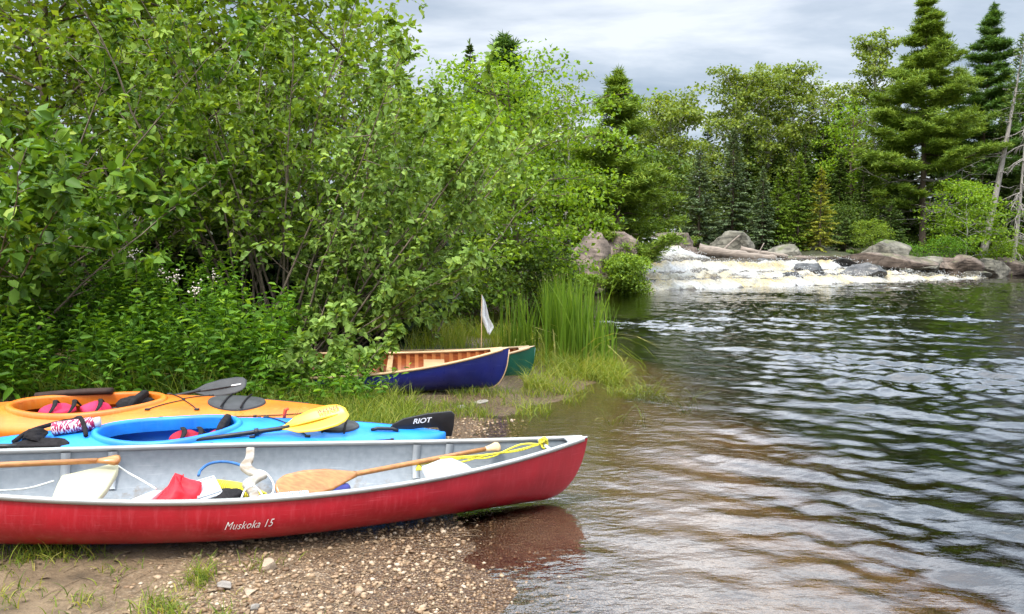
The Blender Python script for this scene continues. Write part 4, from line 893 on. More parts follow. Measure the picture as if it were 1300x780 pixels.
# dead trees on the right bank
def dead_tree(label, px, Y, top, seed, lean, nb, blen, droop, r0, name='dead_tree', z0=0.1, hang=False, needles=False):
    rs = np.random.RandomState(seed); b, H = tree_at(px, Y, top); t = thing(name, label, 'tree', b); tr = MB(); br = tr; z = np.linspace(-0.3, H, 12)
    tp = np.c_[lean * np.maximum(z, 0) + 0.25 * np.sin(z / H * 4) * 0.3, 0 * z, z]; tube(tr, tp, np.linspace(r0, 0.02, 12), 8)
    for i in range(nb):
        f = z0 + (0.95 - z0) * rs.rand(); zz = f * H; x0 = np.interp(zz, z, tp[:, 0]); a = rs.rand() * 6.283; L = blen * (1.1 - 0.7 * f) * rs.uniform(0.5, 1.2); m = 6; s = np.linspace(0, 1, m)
        bp = np.c_[x0 + math.cos(a) * L * s, math.sin(a) * L * s, zz - droop * L * s ** 1.4] + rs.randn(m, 3) * 0.03 * L * s[:, None]
        tube(br, bp, np.linspace(0.04, 0.012, m), 4, cap=False)
        for q in range(5 if not hang else 11):
            k = rs.randint(1, m); e = bp[k] + (unit(np.array([math.cos(a), math.sin(a), -droop]) + rs.randn(3) * 0.6)) * L * 0.25 + np.array([0, 0, -0.15 * L if hang else 0]); tube(br, np.array([bp[k], (bp[k] + e) / 2 + [0, 0, 0.02], e]), [0.016, 0.012, 0.006], 3, cap=False)
    tr.build('trunk', M_DEADWOOD, t, smooth=True)
    if needles:
        lf = MB(); N = 700; f = rs.uniform(0.62, 1.0, N); zz = f * H; a = rs.rand(N) * 6.283; rr = 1.5 * rs.rand(N) * (1.15 - f); q = np.c_[np.interp(zz, z, tp[:, 0]) + np.cos(a) * rr, np.sin(a) * rr, zz + 0.2 * rr]
        leaves(lf, q, np.c_[np.cos(a), np.sin(a), 0.5 + 0 * a] + rs.randn(N, 3) * 0.4, rs.randn(N, 3) + [0, 0, 1], 0.34, 0.08, rs.rand(N), near=False); lf.build('crown', M_SPRUCE, t)
    return t
dead_tree('leaning bare grey trunk with a thin tuft of green at its tip', 1244, 52.0, 44, 111, 0.155, 26, 2.2, 0.05, 0.28, needles=True, name='leaning_dead_tree')
dead_tree('dead grey spruce with hanging bare branches on the right bank', 1284, 51.0, 150, 112, 0.05, 44, 2.8, 0.55, 0.16, hang=True)
dead_tree('small dead snag with long bare arms beside the leaning trunk', 1304, 53.0, 120, 113, -0.05, 24, 2.2, 0.1, 0.14, name='dead_snag')
for k, (x, Y, lab) in enumerate([(1205, 47.8, 'low green shrub at the foot of the bushy young maple'), (1268, 50.2, 'low fern green shrub below the hanging dead branches'), (1148, 46.6, 'small leafy shrub on the grey lichen topped boulder'), (1300, 53.0, 'low green shrub on the right bank behind the last bank rock')]):
    understory(x, Y, 300 if k != 2 else 310, 56, 120 + k, lab, M_MAPLE if k % 2 else M_WEED, 30, 'low_shrub')

# ------------------------------------------------------------------ grass, weeds, reeds: uncountable growth
def land_xy(n, x0, x1, y0, y1, rs): return np.c_[rs.uniform(x0, x1, n), rs.uniform(y0, y1, n)]
def in_px(p, z, poly):
    """Mask of ground points whose place falls in a patch given as a polygon on the ground."""
    a = np.array(poly); ins = np.zeros(len(p), bool); j = len(a) - 1
    for i in range(len(a)):
        with np.errstate(divide='ignore', invalid='ignore'):
            ins ^= ((a[i, 1] > p[:, 1]) != (a[j, 1] > p[:, 1])) & (p[:, 0] < (a[j, 0] - a[i, 0]) * (p[:, 1] - a[i, 1]) / (a[j, 1] - a[i, 1]) + a[i, 0])
        j = i
    return ins
def grass_patch(name, poly, n, h, seed, mats, lean=(0.2, 0.9), w=0.006, rnd=(0.1, 0.95), clump=0.0, sink=0.0):
    rs = np.random.RandomState(seed); a = np.array(poly); p = land_xy(n, a[:, 0].min(), a[:, 0].max(), a[:, 1].min(), a[:, 1].max(), rs); p = p[in_px(p, 0, poly)]
    if clump: p = p[rs.rand(len(p)) < sstep(-0.15, 0.35, fbm(p * clump, 3, seed))]
    zg = np.maximum(ground_h(p), -0.6) - sink; N = len(p); mb = MB(); up = np.maximum(0, -zg) * 0.8
    blades(mb, np.c_[p, zg], rs.uniform(h[0], h[1], N) + up, rs.rand(N) * 6.283, rs.uniform(lean[0], lean[1], N), w * rs.uniform(0.7, 1.4, N), rs.uniform(rnd[0], rnd[1], N))
    o = mb.build(name, mats); o['kind'] = 'stuff'; return o
grass_patch('grass', [(-2.4, 6.3), (-0.9, 6.15), (-0.85, 6.7), (-1.1, 7.1), (-2.2, 7.2)], 3000, (0.10, 0.30), 201, M_GRASS)
grass_patch('grass', [(-6.5, 6.4), (-2.3, 6.3), (-2.3, 7.3), (-6.5, 7.4)], 3600, (0.2, 0.55), 202, M_GRASS, rnd=(0.0, 0.7))
grass_patch('grass', [(-0.9, 6.3), (0.3, 6.5), (0.5, 7.7), (-0.9, 7.9)], 5200, (0.03, 0.14), 203, M_GRASS, w=0.004, clump=2.2)
def tufts():
    rs = np.random.RandomState(204); mb = MB()
    for px, py, n, r, h in [(62, 712, 110, 0.10, 0.12), (20, 722, 80, 0.10, 0.10), (110, 708, 50, 0.09, 0.09), (255, 724, 90, 0.055, 0.11), (245, 735, 60, 0.06, 0.08), (200, 764, 110, 0.08, 0.10), (215, 772, 70, 0.08, 0.08), (105, 762, 60, 0.10, 0.07), (10, 765, 80, 0.10, 0.08), (330, 706, 40, 0.07, 0.07), (285, 770, 50, 0.06, 0.06), (150, 722, 40, 0.10, 0.06), (40, 700, 90, 0.12, 0.11), (420, 770, 14, 0.03, 0.05)]:
        g = G(px, py, 0.12); p = np.c_[g.x + rs.randn(n) * r * 0.6, g.y + rs.randn(n) * r * 0.6]
        blades(mb, np.c_[p, ground_h(p)], h * rs.uniform(0.4, 1.2, n), rs.rand(n) * 6.283, rs.uniform(0.3, 1.35, n), 0.0036 * rs.uniform(0.7, 1.3, n), rs.uniform(0.1, 1.0, n))
    p = land_xy(900, -3.2, -0.9, 2.7, 3.5, rs); p = p[rs.rand(900) < sstep(-0.1, 0.4, fbm(p * 2.5, 3, 7))]; n = len(p); blades(mb, np.c_[p, ground_h(p)], rs.uniform(0.02, 0.06, n), rs.rand(n) * 6.283, rs.uniform(0.6, 1.4, n), 0.003, rs.uniform(0.3, 1.0, n))
    o = mb.build('grass', M_GRASS); o['kind'] = 'stuff'
tufts()
grass_patch('grass', [(-2.6, 5.25), (-0.9, 5.25), (-0.9, 5.9), (-1.4, 6.2), (-2.6, 6.2)], 1400, (0.05, 0.25), 205, M_GRASS)
grass_patch('grass', [(-1.4, 9.0), (0.3, 9.0), (1.0, 10.2), (0.6, 12.2), (-0.3, 13.4), (-1.6, 13.6)], 7000, (0.15, 0.5), 206, M_GRASS, (0.1, 0.8), 0.007, (0.3, 0.95), 0.9)
grass_patch('grass', [(-2.15, 5.16), (-1.05, 5.24), (-1.05, 5.40), (-2.15, 5.30)], 900, (0.12, 0.36), 209, M_GRASS, (0.3, 1.1), 0.006)
grass_patch('grass', [(-1.45, 5.45), (-0.8, 5.4), (-0.7, 6.3), (-1.45, 6.3)], 1500, (0.12, 0.36), 211, M_GRASS, (0.2, 1.0), 0.006)
# fine sedge growing out into the shallows below the reeds
grass_patch('sedge', [(0.15, 7.9), (0.6, 7.7), (1.15, 8.2), (1.4, 9.0), (1.3, 10.2), (0.6, 10.6), (0.1, 9.2)], 12000, (0.12, 0.42), 207, M_GRASS, (0.4, 1.4), 0.005, (0.45, 0.96), 1.1)
grass_patch('sedge', [(0.0, 6.7), (1.3, 6.6), (2.1, 8.0), (1.9, 9.0), (1.3, 8.2), (0.2, 7.7)], 7000, (0.08, 0.28), 208, M_GRASS, (0.6, 1.45), 0.004, (0.3, 0.95), 1.6)
# cattail reeds: a dense stand, two lobes as in the photograph
def reeds():
    rs = np.random.RandomState(210); mb = MB(); B = []; H = []
    for (cx, cy, sx, sy, n, h0, h1) in [(0.84, 10.0, 0.21, 0.35, 260, 0.85, 1.24), (0.60, 10.6, 0.10, 0.25, 80, 0.9, 1.22), (0.10, 10.6, 0.18, 0.25, 90, 0.6, 0.95), (1.12, 9.7, 0.11, 0.22, 70, 0.5, 0.95)]:
        p = np.c_[cx + rs.randn(n) * sx * 0.8, cy + rs.randn(n) * sy]; B.append(p); H.append(rs.uniform(h0, h1, n))
    p = np.concatenate(B); h = np.concatenate(H); N = len(p); broken = rs.rand(N) < 0.10
    lean = np.where(broken, rs.uniform(0.7, 1.5, N), np.abs(rs.randn(N)) * 0.13); rnd = np.where(broken, rs.uniform(0.85, 1.0, N), np.clip(rs.beta(2, 2, N), 0, 0.9))
    blades(mb, np.c_[p, np.maximum(ground_h(p), -0.4)], h + 0.05, rs.rand(N) * 6.283, lean, rs.uniform(0.014, 0.026, N), rnd, seg=5, curl=2.2)
    o = mb.build('reeds', M_REED); o['kind'] = 'stuff'
reeds()
# leafy weeds along the foot of the thicket
def weeds(name, n, poly, h, seed, mats, leafl, stuff=True):
    rs = np.random.RandomState(seed); a = np.array(poly); p = land_xy(n * 3, a[:, 0].min(), a[:, 0].max(), a[:, 1].min(), a[:, 1].max(), rs); p = p[in_px(p, 0, poly)][:n]; lf = MB(); hh = rs.uniform(h[0], h[1], len(p)) * (0.75 + 0.5 * (fbm(p * 0.9, 2, seed) + 0.5)); LP = []; LD = []; LL = []; R_ = []; WW = []
    for q, H_ in zip(p, hh):
        z0 = gz(*q); ln = rs.randn(2) * 0.20; kind_ = rs.rand(); lk = rs.uniform(0.65, 1.35); c = int(H_ / (0.020 + 0.03 * kind_)); s = np.linspace(0.12, 1, c); pos = np.c_[q[0] + ln[0] * s ** 2, q[1] + ln[1] * s ** 2, z0 + H_ * s]; a_ = np.arange(c) * 2.4 + rs.rand() * 6 + rs.randn(c) * 0.4
        LP.append(pos); LD.append(np.c_[np.cos(a_), np.sin(a_), 0.35 + 0.5 * s - 0.3]); LL.append(leafl * lk * (1.15 - 0.55 * s) * rs.uniform(0.6, 1.3, c)); R_.append(np.clip(0.15 + 0.5 * s + 0.3 * (rs.rand() - 0.4) + rs.randn(c) * 0.15, 0, 1)); WW.append(np.full(c, 0.26 + 0.34 * kind_))
        tube(lf, pos[::4] if len(pos[::4]) > 1 else pos, 0.004, 3, cap=False, rnd=0.2)
    LP, LD, LL, R_, WW = map(np.concatenate, (LP, LD, LL, R_, WW)); leaves(lf, LP, LD + rs.randn(len(LP), 3) * 0.25, np.tile([0, 0, 1.0], (len(LP), 1)) + rs.randn(len(LP), 3) * 0.4, LL, LL * WW, R_, droop=0.25)
    o = lf.build(name, mats)
    if stuff: o['kind'] = 'stuff'
    return o
weeds('undergrowth', 560, [(-7.0, 6.25), (-2.1, 6.3), (-2.3, 8.3), (-7.0, 8.6)], (0.40, 0.85), 221, M_WEED, 0.11)
weeds('undergrowth', 130, [(-4.6, 7.2), (-2.9, 7.1), (-2.9, 8.4), (-4.3, 8.4)], (0.75, 1.12), 222, M_WEED, 0.10)
weeds('undergrowth', 150, [(-2.7, 6.3), (-1.35, 6.5), (-1.35, 7.1), (-2.6, 7.2)], (0.2, 0.5), 223, M_WEED, 0.10)
def lobed_sapling():
    rs = np.random.RandomState(230); t = thing('maple_seedling', 'maple seedling with bright lobed leaves at the foot of the alder stems', 'plant', near(322, 7.15)); st = MB(); lf = MB(); q = 46
    for i in range(7):
        a = rs.rand() * 6.28; L = rs.uniform(0.4, 0.75); e = np.array([math.cos(a) * L * 0.4, math.sin(a) * L * 0.4, L]); pts = bez([(0, 0, -0.03), e * [0.3, 0.3, 0.6], e], 8); tube(st, pts, np.linspace(0.006, 0.002, len(pts)), 5)
        for k in range(8):
            c = pts[rs.randint(3, len(pts))] + rs.randn(3) * 0.05; az = rs.rand() * 6.28; s = rs.uniform(0.09, 0.14); n_ = unit(np.array([rs.randn() * 0.35, rs.randn() * 0.35 - 0.4, 1.0]))
            for lobe in (-0.95, 0, 0.95): leaves(lf, [c], [[math.cos(az + lobe), math.sin(az + lobe), -0.15]], [n_], s * (1 if lobe == 0 else 0.75), s * 0.55, rs.uniform(0.5, 1))
    st.build('stems', M_TWIG, t); lf.build('foliage', M_WEED, t)
lobed_sapling()
def flowering(px, Y, hh, seed, label):
    rs = np.random.RandomState(seed); t = thing('meadowsweet_plant', label, 'flower', near(px, Y)); st = MB(); lf = MB(); fl = MB()
    for i in range(2):
        x, y = rs.randn(2) * 0.06; H_ = hh * rs.uniform(0.86, 1.03); pts = bez([(x, y, -0.03), (x * 1.5, y, H_ * 0.5), (x * 2.2, y * 2, H_)], 12); tube(st, pts, np.linspace(0.005, 0.002, len(pts)), 4)
        c = 34; s = rs.uniform(0.15, 0.93, c); k = (s * (len(pts) - 1)).astype(int); a = rs.rand(c) * 6.28; leaves(lf, pts[k], np.c_[np.cos(a), np.sin(a), 0.2 + 0 * a], np.tile([0, 0, 1.0], (c, 1)), 0.085, 0.03, rs.uniform(0.3, 1, c))
        v0, f0 = ICO[1]
        for k in range(16): fl.add(v0 * rs.uniform(0.005, 0.012) + pts[-1] + rs.randn(3) * np.array([0.03, 0.03, 0.035]) + [0, 0, 0.01], f0)
    st.build('stems', M_TWIG, t); lf.build('leaves', M_WEED, t); fl.build('blossoms', M_FLOWER, t)
flowering(240, 7.6, 1.22, 241, 'tallest white flowered plant of the weeds, in front of the alder stems')
flowering(212, 7.8, 1.12, 242, 'white flowered plant just left of the tallest flowered one')
flowering(168, 7.6, 1.33, 243, 'white flowered plant standing alone against the dark gap in the bushes')
flowering(258, 7.4, 1.08, 244, 'white flowered plant just right of the tallest flowered one')
# ------------------------------------------------------------------ boat materials
def gel(name, c1, c2, rough=0.28, coat=0.5, stretch=(1.2, 1.2, 0.6), scale=5, scuff=0.25, scol=None, c3=None, mud=0.55):
    """Moulded or painted hull: two tones in broad patches, fine rubbed streaks and scuffs."""
    m, N, L = mat_new(name); out = N.new('ShaderNodeOutputMaterial'); p = N.new('ShaderNodeBsdfPrincipled'); tc = N.new('ShaderNodeTexCoord')
    mp = N.new('ShaderNodeMapping'); mp.inputs['Scale'].default_value = stretch; L.new(tc.outputs['Object'], mp.inputs[0])
    n1 = N.new('ShaderNodeTexNoise'); n1.inputs['Scale'].default_value = scale; n1.inputs['Detail'].default_value = 5; L.new(mp.outputs[0], n1.inputs['Vector'])
    st = [(0.30, c1), (0.70, c2)] if c3 is None else [(0.30, c1), (0.5, c2), (0.70, c3)]
    r = _ramp(N, st); L.new(n1.outputs[0], r.inputs[0])
    m2 = N.new('ShaderNodeMapping'); m2.inputs['Scale'].default_value = (9, 9, 1.1); L.new(tc.outputs['Object'], m2.inputs[0])
    n2 = N.new('ShaderNodeTexNoise'); n2.inputs['Scale'].default_value = 6; n2.inputs['Detail'].default_value = 6; n2.inputs['Roughness'].default_value = 0.7; L.new(m2.outputs[0], n2.inputs['Vector'])
    rg = N.new('ShaderNodeMapRange'); rg.inputs[1].default_value = 0.5; rg.inputs[2].default_value = 0.78; rg.inputs[4].default_value = scuff; L.new(n2.outputs[0], rg.inputs[0])
    mx = N.new('ShaderNodeMixRGB'); mx.inputs[2].default_value = (*(scol or tuple(min(1, c * 1.8 + 0.05) for c in c2)), 1); L.new(rg.outputs[0], mx.inputs[0]); L.new(r.outputs[0], mx.inputs[1])
    # fine scratches along the hull, and dried mud low down on it
    m3 = N.new('ShaderNodeMapping'); m3.inputs['Scale'].default_value = (1.1, 2.0, 30); m3.inputs['Rotation'].default_value = (0, 0.03, 0); L.new(tc.outputs['Object'], m3.inputs[0])
    n3 = N.new('ShaderNodeTexNoise'); n3.inputs['Scale'].default_value = 5; n3.inputs['Detail'].default_value = 5; n3.inputs['Roughness'].default_value = 0.6; L.new(m3.outputs[0], n3.inputs['Vector'])
    r3 = N.new('ShaderNodeMapRange'); r3.inputs[1].default_value = 0.61; r3.inputs[2].default_value = 0.68; r3.inputs[4].default_value = 0.45; L.new(n3.outputs[0], r3.inputs[0])
    mx3 = N.new('ShaderNodeMixRGB'); mx3.inputs[2].default_value = (*(scol or tuple(min(1, c * 1.8 + 0.05) for c in c2)), 1); L.new(r3.outputs[0], mx3.inputs[0]); L.new(mx.outputs[0], mx3.inputs[1])
    sz = N.new('ShaderNodeSeparateXYZ'); L.new(tc.outputs['Object'], sz.inputs[0]); n4 = N.new('ShaderNodeTexNoise'); n4.inputs['Scale'].default_value = 11; n4.inputs['Detail'].default_value = 7; n4.inputs['Roughness'].default_value = 0.7; L.new(tc.outputs['Object'], n4.inputs['Vector'])
    ma = N.new('ShaderNodeMath'); ma.operation = 'MULTIPLY_ADD'; ma.inputs[1].default_value = -2.2; L.new(sz.outputs[2], ma.inputs[0]); L.new(n4.outputs[0], ma.inputs[2])
    r4 = N.new('ShaderNodeMapRange'); r4.inputs[1].default_value = 0.36; r4.inputs[2].default_value = 0.56; r4.inputs[4].default_value = mud; L.new(ma.outputs[0], r4.inputs[0])
    mx4 = N.new('ShaderNodeMixRGB'); mx4.inputs[2].default_value = (0.16, 0.11, 0.065, 1); L.new(r4.outputs[0], mx4.inputs[0]); L.new(mx3.outputs[0], mx4.inputs[1]); mx = mx4
    L.new(mx.outputs[0], p.inputs['Base Color'])
    ro = N.new('ShaderNodeMapRange'); ro.inputs[3].default_value = rough * 0.8; ro.inputs[4].default_value = rough * 1.6; L.new(n2.outputs[0], ro.inputs[0]); L.new(ro.outputs[0], p.inputs['Roughness'])
    p.inputs['Coat Weight'].default_value = coat; p.inputs['Coat Roughness'].default_value = 0.2; L.new(p.outputs[0], out.inputs[0]); return m
M_RED = gel('red_gelcoat', (0.31, 0.003, 0.012), (0.45, 0.006, 0.020), 0.34, 0.35, scuff=0.5, scol=(0.54, 0.07, 0.09))
M_GREYIN = gel('grey_hull_lining', (0.21, 0.235, 0.26), (0.27, 0.295, 0.32), 0.55, 0.0, (2, 2, 2), 14, 0.2, (0.38, 0.40, 0.42), mud=0.8)
M_ALU = plain('aluminium_rail', (0.46, 0.46, 0.45), 0.42, 0.5, 0.12, 12, metal=0.55, stretch=(0.4, 3, 3))
M_PLATE = plain('grey_deck_plate', (0.40, 0.42, 0.44), 0.45, 0.5, 0.1, 10, metal=0.3)
M_CREAM = plain('cream_plastic', (0.50, 0.47, 0.31), 0.45, 0.4, 0.05, 6)
M_WHITE = plain('white_plastic', (0.44, 0.47, 0.50), 0.4, 0.4, 0.06, 6)
M_MUDGREY = plain('muddy_grey_paint', (0.40, 0.385, 0.35), 0.8, 0.2, 0.1, 22, col2=(0.24, 0.19, 0.14))
M_WOOD = plain('varnished_paddle_wood', (0.45, 0.20, 0.055), 0.32, 0.5, 0.2, 7, stretch=(0.6, 9, 9), coat=0.3, col2=(0.31, 0.115, 0.028))
M_WOODPALE = plain('ash_gunwale_wood', (0.58, 0.38, 0.20), 0.4, 0.5, 0.15, 8, stretch=(0.5, 8, 8), coat=0.3)
M_CEDAR = plain('red_cedar_planking', (0.42, 0.11, 0.03), 0.4, 0.4, 0.3, 6, stretch=(0.5, 7, 7), coat=0.3, col2=(0.22, 0.05, 0.014))
M_CEDARRIB = plain('cedar_rib', (0.52, 0.19, 0.06), 0.4, 0.4, 0.2, 8, coat=0.3)
M_NAVY = gel('navy_canvas_paint', (0.003, 0.009, 0.12), (0.005, 0.016, 0.19), 0.25, 0.5, scuff=0.08, scol=(0.06, 0.08, 0.25))
M_GREEN = gel('green_canvas_paint', (0.003, 0.075, 0.045), (0.006, 0.12, 0.075), 0.3, 0.4, scuff=0.12, scol=(0.03, 0.20, 0.14))
M_BLUE = gel('blue_polyethylene', (0.006, 0.13, 0.62), (0.012, 0.24, 0.80), 0.42, 0.1, (0.9, 1.5, 1.5), 2.6, 0.30, (0.05, 0.28, 0.75), c3=(0.03, 0.32, 0.85))
M_ORANGE = gel('mango_polyethylene', (0.52, 0.105, 0.004), (0.62, 0.155, 0.006), 0.42, 0.1, (0.9, 1.5, 1.5), 2.6, 0.4, (0.66, 0.30, 0.06), c3=(0.68, 0.215, 0.009))
M_BLACK = plain('black_plastic', (0.014, 0.014, 0.015), 0.45, 0.5, 0.3, 14)
M_RUBBER = plain('dark_grey_rubber', (0.045, 0.046, 0.048), 0.6, 0.4, 0.25, 10)
M_FABRIC = plain('black_fabric', (0.018, 0.016, 0.017), 0.9, 0.2, 0.35, 30, bump=0.4, bscale=180)
M_BROWNPAD = plain('dark_brown_pad', (0.035, 0.018, 0.013), 0.75, 0.3, 0.25, 20)
M_PINK = plain('pink_red_fabric', (0.70, 0.035, 0.10), 0.75, 0.2, 0.15, 12, bump=0.3, bscale=90)
M_REDCLOTH = plain('red_nylon', (0.72, 0.012, 0.025), 0.55, 0.35, 0.15, 9, bump=0.35, bscale=14)
M_DARKRED = plain('dark_red_fabric', (0.36, 0.015, 0.035), 0.7, 0.2, 0.2, 14)
M_YELLOWBLADE = plain('yellow_blade', (0.74, 0.46, 0.025), 0.35, 0.5, 0.05, 4)
M_YELLOWROPE = plain('yellow_rope', (0.78, 0.66, 0.06), 0.75, 0.2, 0.25, 60)
M_BLUEROPE = plain('blue_rope', (0.045, 0.14, 0.36), 0.75, 0.2, 0.25, 60)
M_WHITEROPE = plain('white_rope', (0.68, 0.68, 0.64), 0.75, 0.2, 0.15, 60)
M_NAVYPACK = plain('navy_pack_cloth', (0.045, 0.05, 0.20), 0.8, 0.2, 0.2, 20)
M_WHITECLOTH = plain('white_flag_cloth', (0.66, 0.66, 0.66), 0.85, 0.2, 0.06, 6)
M_LETTER = plain('white_lettering', (0.80, 0.78, 0.75), 0.5, 0.4, 0.04)
M_REDLETTER = plain('orange_red_lettering', (0.55, 0.03, 0.008), 0.5, 0.4, 0.04)
M_ORANGEFIT = plain('red_orange_plastic', (0.75, 0.07, 0.02), 0.45, 0.4, 0.1)

# ------------------------------------------------------------------ canoe hulls
class Hull:
    def __init__(s, L, B, D, De, pw, ps, rocker, a0, n=2.9): s.L, s.B, s.D, s.De, s.pw, s.ps, s.rk, s.a0, s.n = L, B, D, De, pw, ps, rocker, a0, n
    def pt(s, u, t, inset=0.0):
        """u along the boat (-1..1), t across (-1 near rail, 0 keel, 1 far rail)."""
        u = np.asarray(u, float); t = np.asarray(t, float); a = np.minimum(np.abs(u), 1)
        b = s.B / 2 * (1 - a ** s.pw) + 0.004; sh = s.D + (s.De - s.D) * a ** s.ps
        e = np.clip((a - s.a0) / (1 - s.a0), 0, 1); ke = s.rk * a ** 3; ke = ke + (sh - ke) * (1 - np.sqrt(np.maximum(0, 1 - e ** 2.4))) * 0.97
        n = s.n - 1.3 * a; an = np.abs(t) * math.pi / 2; cy = np.sin(an) ** (2 / n); cz = 1 - np.cos(an) ** (2 / n)
        y = np.sign(t) * b * cy * (1 + 0.035 * np.sin(cz * math.pi)); z = ke + (sh - ke) * cz
        if inset:
            k = inset; y = np.sign(y) * np.maximum(np.abs(y) - k, 0.0015); z = z + k * 0.8 * np.cos(an)
        return np.stack(np.broadcast_arrays(s.L / 2 * u, y, z), -1)
def hull_mesh(mb, h, inset=0.0, m=97, n=33, umax=1.0, tmax=1.0):
    u = np.sin(np.linspace(-1, 1, m) * math.pi / 2) * umax; t = np.linspace(-1, 1, n) * tmax
    t = np.sign(t) * np.abs(t) ** 0.9
    U, T = np.meshgrid(u, t, indexing='ij'); v = h.pt(U, T, inset).reshape(-1, 3); f = grid_faces(m, n)
    mb.add(v, f if inset else f[:, ::-1])
def rail(mb, h, side, w=0.022, hh=0.018, umax=1.0, dz=0.0, dy=0.0):
    u = np.sin(np.linspace(-1, 1, 81) * math.pi / 2) * umax; c = h.pt(u, side * np.ones_like(u)); c[:, 1] += side * dy; c[:, 2] += dz
    y = w / 2; z = hh / 2; off = np.array([(0, -y, -z), (0, y, -z), (0, y, z * 0.6), (0, y * 0.6, z), (0, -y * 0.6, z), (0, -y, z * 0.6)])
    v = (c[:, None, :] + off[None]).reshape(-1, 3); mb.add(v, grid_faces(81, 6, True)); k = mb.n - len(v)
    mb.f.setdefault(6, []).extend([(np.arange(6)[::-1] + k)[None], (np.arange(6) + k + 80 * 6)[None]])
def euler_pose(o, loc, yaw, pitch, roll):
    o.matrix_world = Matrix.Translation(loc) @ Matrix.Rotation(yaw, 4, 'Z') @ Matrix.Rotation(pitch, 4, 'Y') @ Matrix.Rotation(roll, 4, 'X')
    o.rotation_mode = 'XYZ'
    bpy.context.view_layer.update()
def deck(mb, h, sgn, ulen, dz=0.004):
    u = np.linspace(1 - ulen, 1.0, 10) * sgn; t = np.linspace(-1, 1, 9); V = []
    for k in u:
        a, b = h.pt(k, -1.0), h.pt(k, 1.0)
        for w in t: V.append(a + (b - a) * (w + 1) / 2 + [0, 0, dz + 0.012 * (1 - w * w) * min(1, np.linalg.norm(b - a) * 5)])
    f = grid_faces(10, 9); mb.add(np.array(V), f if sgn < 0 else f[:, ::-1])
    V2 = np.array(V) - [0, 0, 0.006]; mb.add(V2, f if sgn > 0 else f[:, ::-1])
def slab(mb, pts, th):
    """Thick plate from a closed outline of 3-D points; th is the offset vector of its underside."""
    p = np.asarray([tuple(q) for q in pts], float); n = len(p); v = np.vstack([p, p + np.asarray(th, float)]); mb.add(v, np.stack([np.arange(n), (np.arange(n) + 1) % n, (np.arange(n) + 1) % n + n, np.arange(n) + n], 1))
    k = mb.n - 2 * n; mb.f.setdefault(n, []).extend([(np.arange(n)[::-1] + k)[None], (np.arange(n) + n + k)[None]])
def bevel(o, w, seg=2):
    m = o.modifiers.new('edge', 'BEVEL'); m.width = w; m.segments = seg; m.limit_method = 'ANGLE'; m.angle_limit = math.radians(40); return o
def text_flat(txt, shear=0.0, size=1.0, spacing=1.0, bold=0.0):
    """Letters as a flat outline (2-D vertices and faces), width along x."""
    c = bpy.data.curves.new('lettering', 'FONT'); c.body = txt; c.size = size; c.shear = shear; c.space_character = spacing; c.resolution_u = 3; c.offset = bold
    o = bpy.data.objects.new('lettering', c); COL.objects.link(o); bpy.context.view_layer.update()
    me = bpy.data.meshes.new_from_object(o.evaluated_get(bpy.context.evaluated_depsgraph_get())); v = np.array([w.co[:] for w in me.vertices]); f = [list(q.vertices) for q in me.polygons]
    bpy.data.objects.remove(o); bpy.data.curves.remove(c); bpy.data.meshes.remove(me)
    v[:, :2] -= v[:, :2].min(0); return v, f
def mesh_from(name, v, f, mat, parent=None):
    me = bpy.data.meshes.new(name); me.from_pydata([tuple(q) for q in v], [], f); me.materials.append(mat); me.update(); o = bpy.data.objects.new(name, me); COL.objects.link(o)
    if parent: o.parent = parent
    return o

# ---- the red canoe
HR = Hull(4.0, 0.80, 0.272, 0.405, 1.85, 2.15, 0.035, 0.86, 3.3)
RC = thing('canoe', 'red canoe with grey inside and aluminium rails, nearest on the gravel', 'canoe')
euler_pose(RC, (-1.43, 3.736, 0.119), 0.382, 0.074, 0.083)
RCM = RC.matrix_world.copy(); RCI = RCM.inverted()
def inred(p): return np.array(RCI @ Vector(p))
mb = MB(); hull_mesh(mb, HR); mb.build('hull', M_RED, RC, True)
mb = MB(); hull_mesh(mb, HR, 0.007, tmax=0.995, umax=0.985); mb.build('lining', M_GREYIN, RC, True)
for sd in (-1, 1):
    mb = MB(); rail(mb, HR, sd, 0.026, 0.022, 0.985, 0.004); mb.build('gunwale', M_ALU, RC)
for sg in (-1, 1):
    mb = MB(); deck(mb, HR, sg, 0.075, 0.010); mb.build('deck_plate', M_PLATE, RC, True)
def seat_hanger(px):
    X = RCI @ P(px, 570, 4.2); u = None
    best = min(np.linspace(-0.99, 0.99, 397), key=lambda k: abs(proj_px(RCM @ Vector(HR.pt(k, 1.0)))[0] - px))
    mb = MB(); t = np.linspace(0.995, 0.58, 9); c = HR.pt(np.full(9, best), t, 0.010); w = 0.021
    V = np.concatenate([c + [-w, 0, 0], c + [w, 0, 0], c + [w, -0.010, 0.0], c + [-w, -0.010, 0.0]]); n = 9; k = np.arange(n - 1)
    F_ = np.concatenate([np.stack([a * n + k, a * n + k + 1, b * n + k + 1, b * n + k], 1) for a, b in ((0, 1), (1, 2), (2, 3), (3, 0))]); mb.add(V, F_); mb.build('seat_hanger', M_PLATE, RC); return best
def proj_px(p):
    c, s = math.cos(PITCH), math.sin(PITCH); y, z = p[1], p[2] - CAMZ; d = y * c - z * s
    return CX + FPX * p[0] / d, CY - FPX * (y * s + z * c) / d
HANG = [seat_hanger(q) for q in (85, 144, 528, 570)]
def red_slab(name, mat, pts, th, bev=0.008, label=None):
    mb = MB(); p = [inred(q) for q in pts]; slab(mb, p, th); o = mb.build(name, mat, RC); bevel(o, bev)
    if label: o['label'] = label
    return o
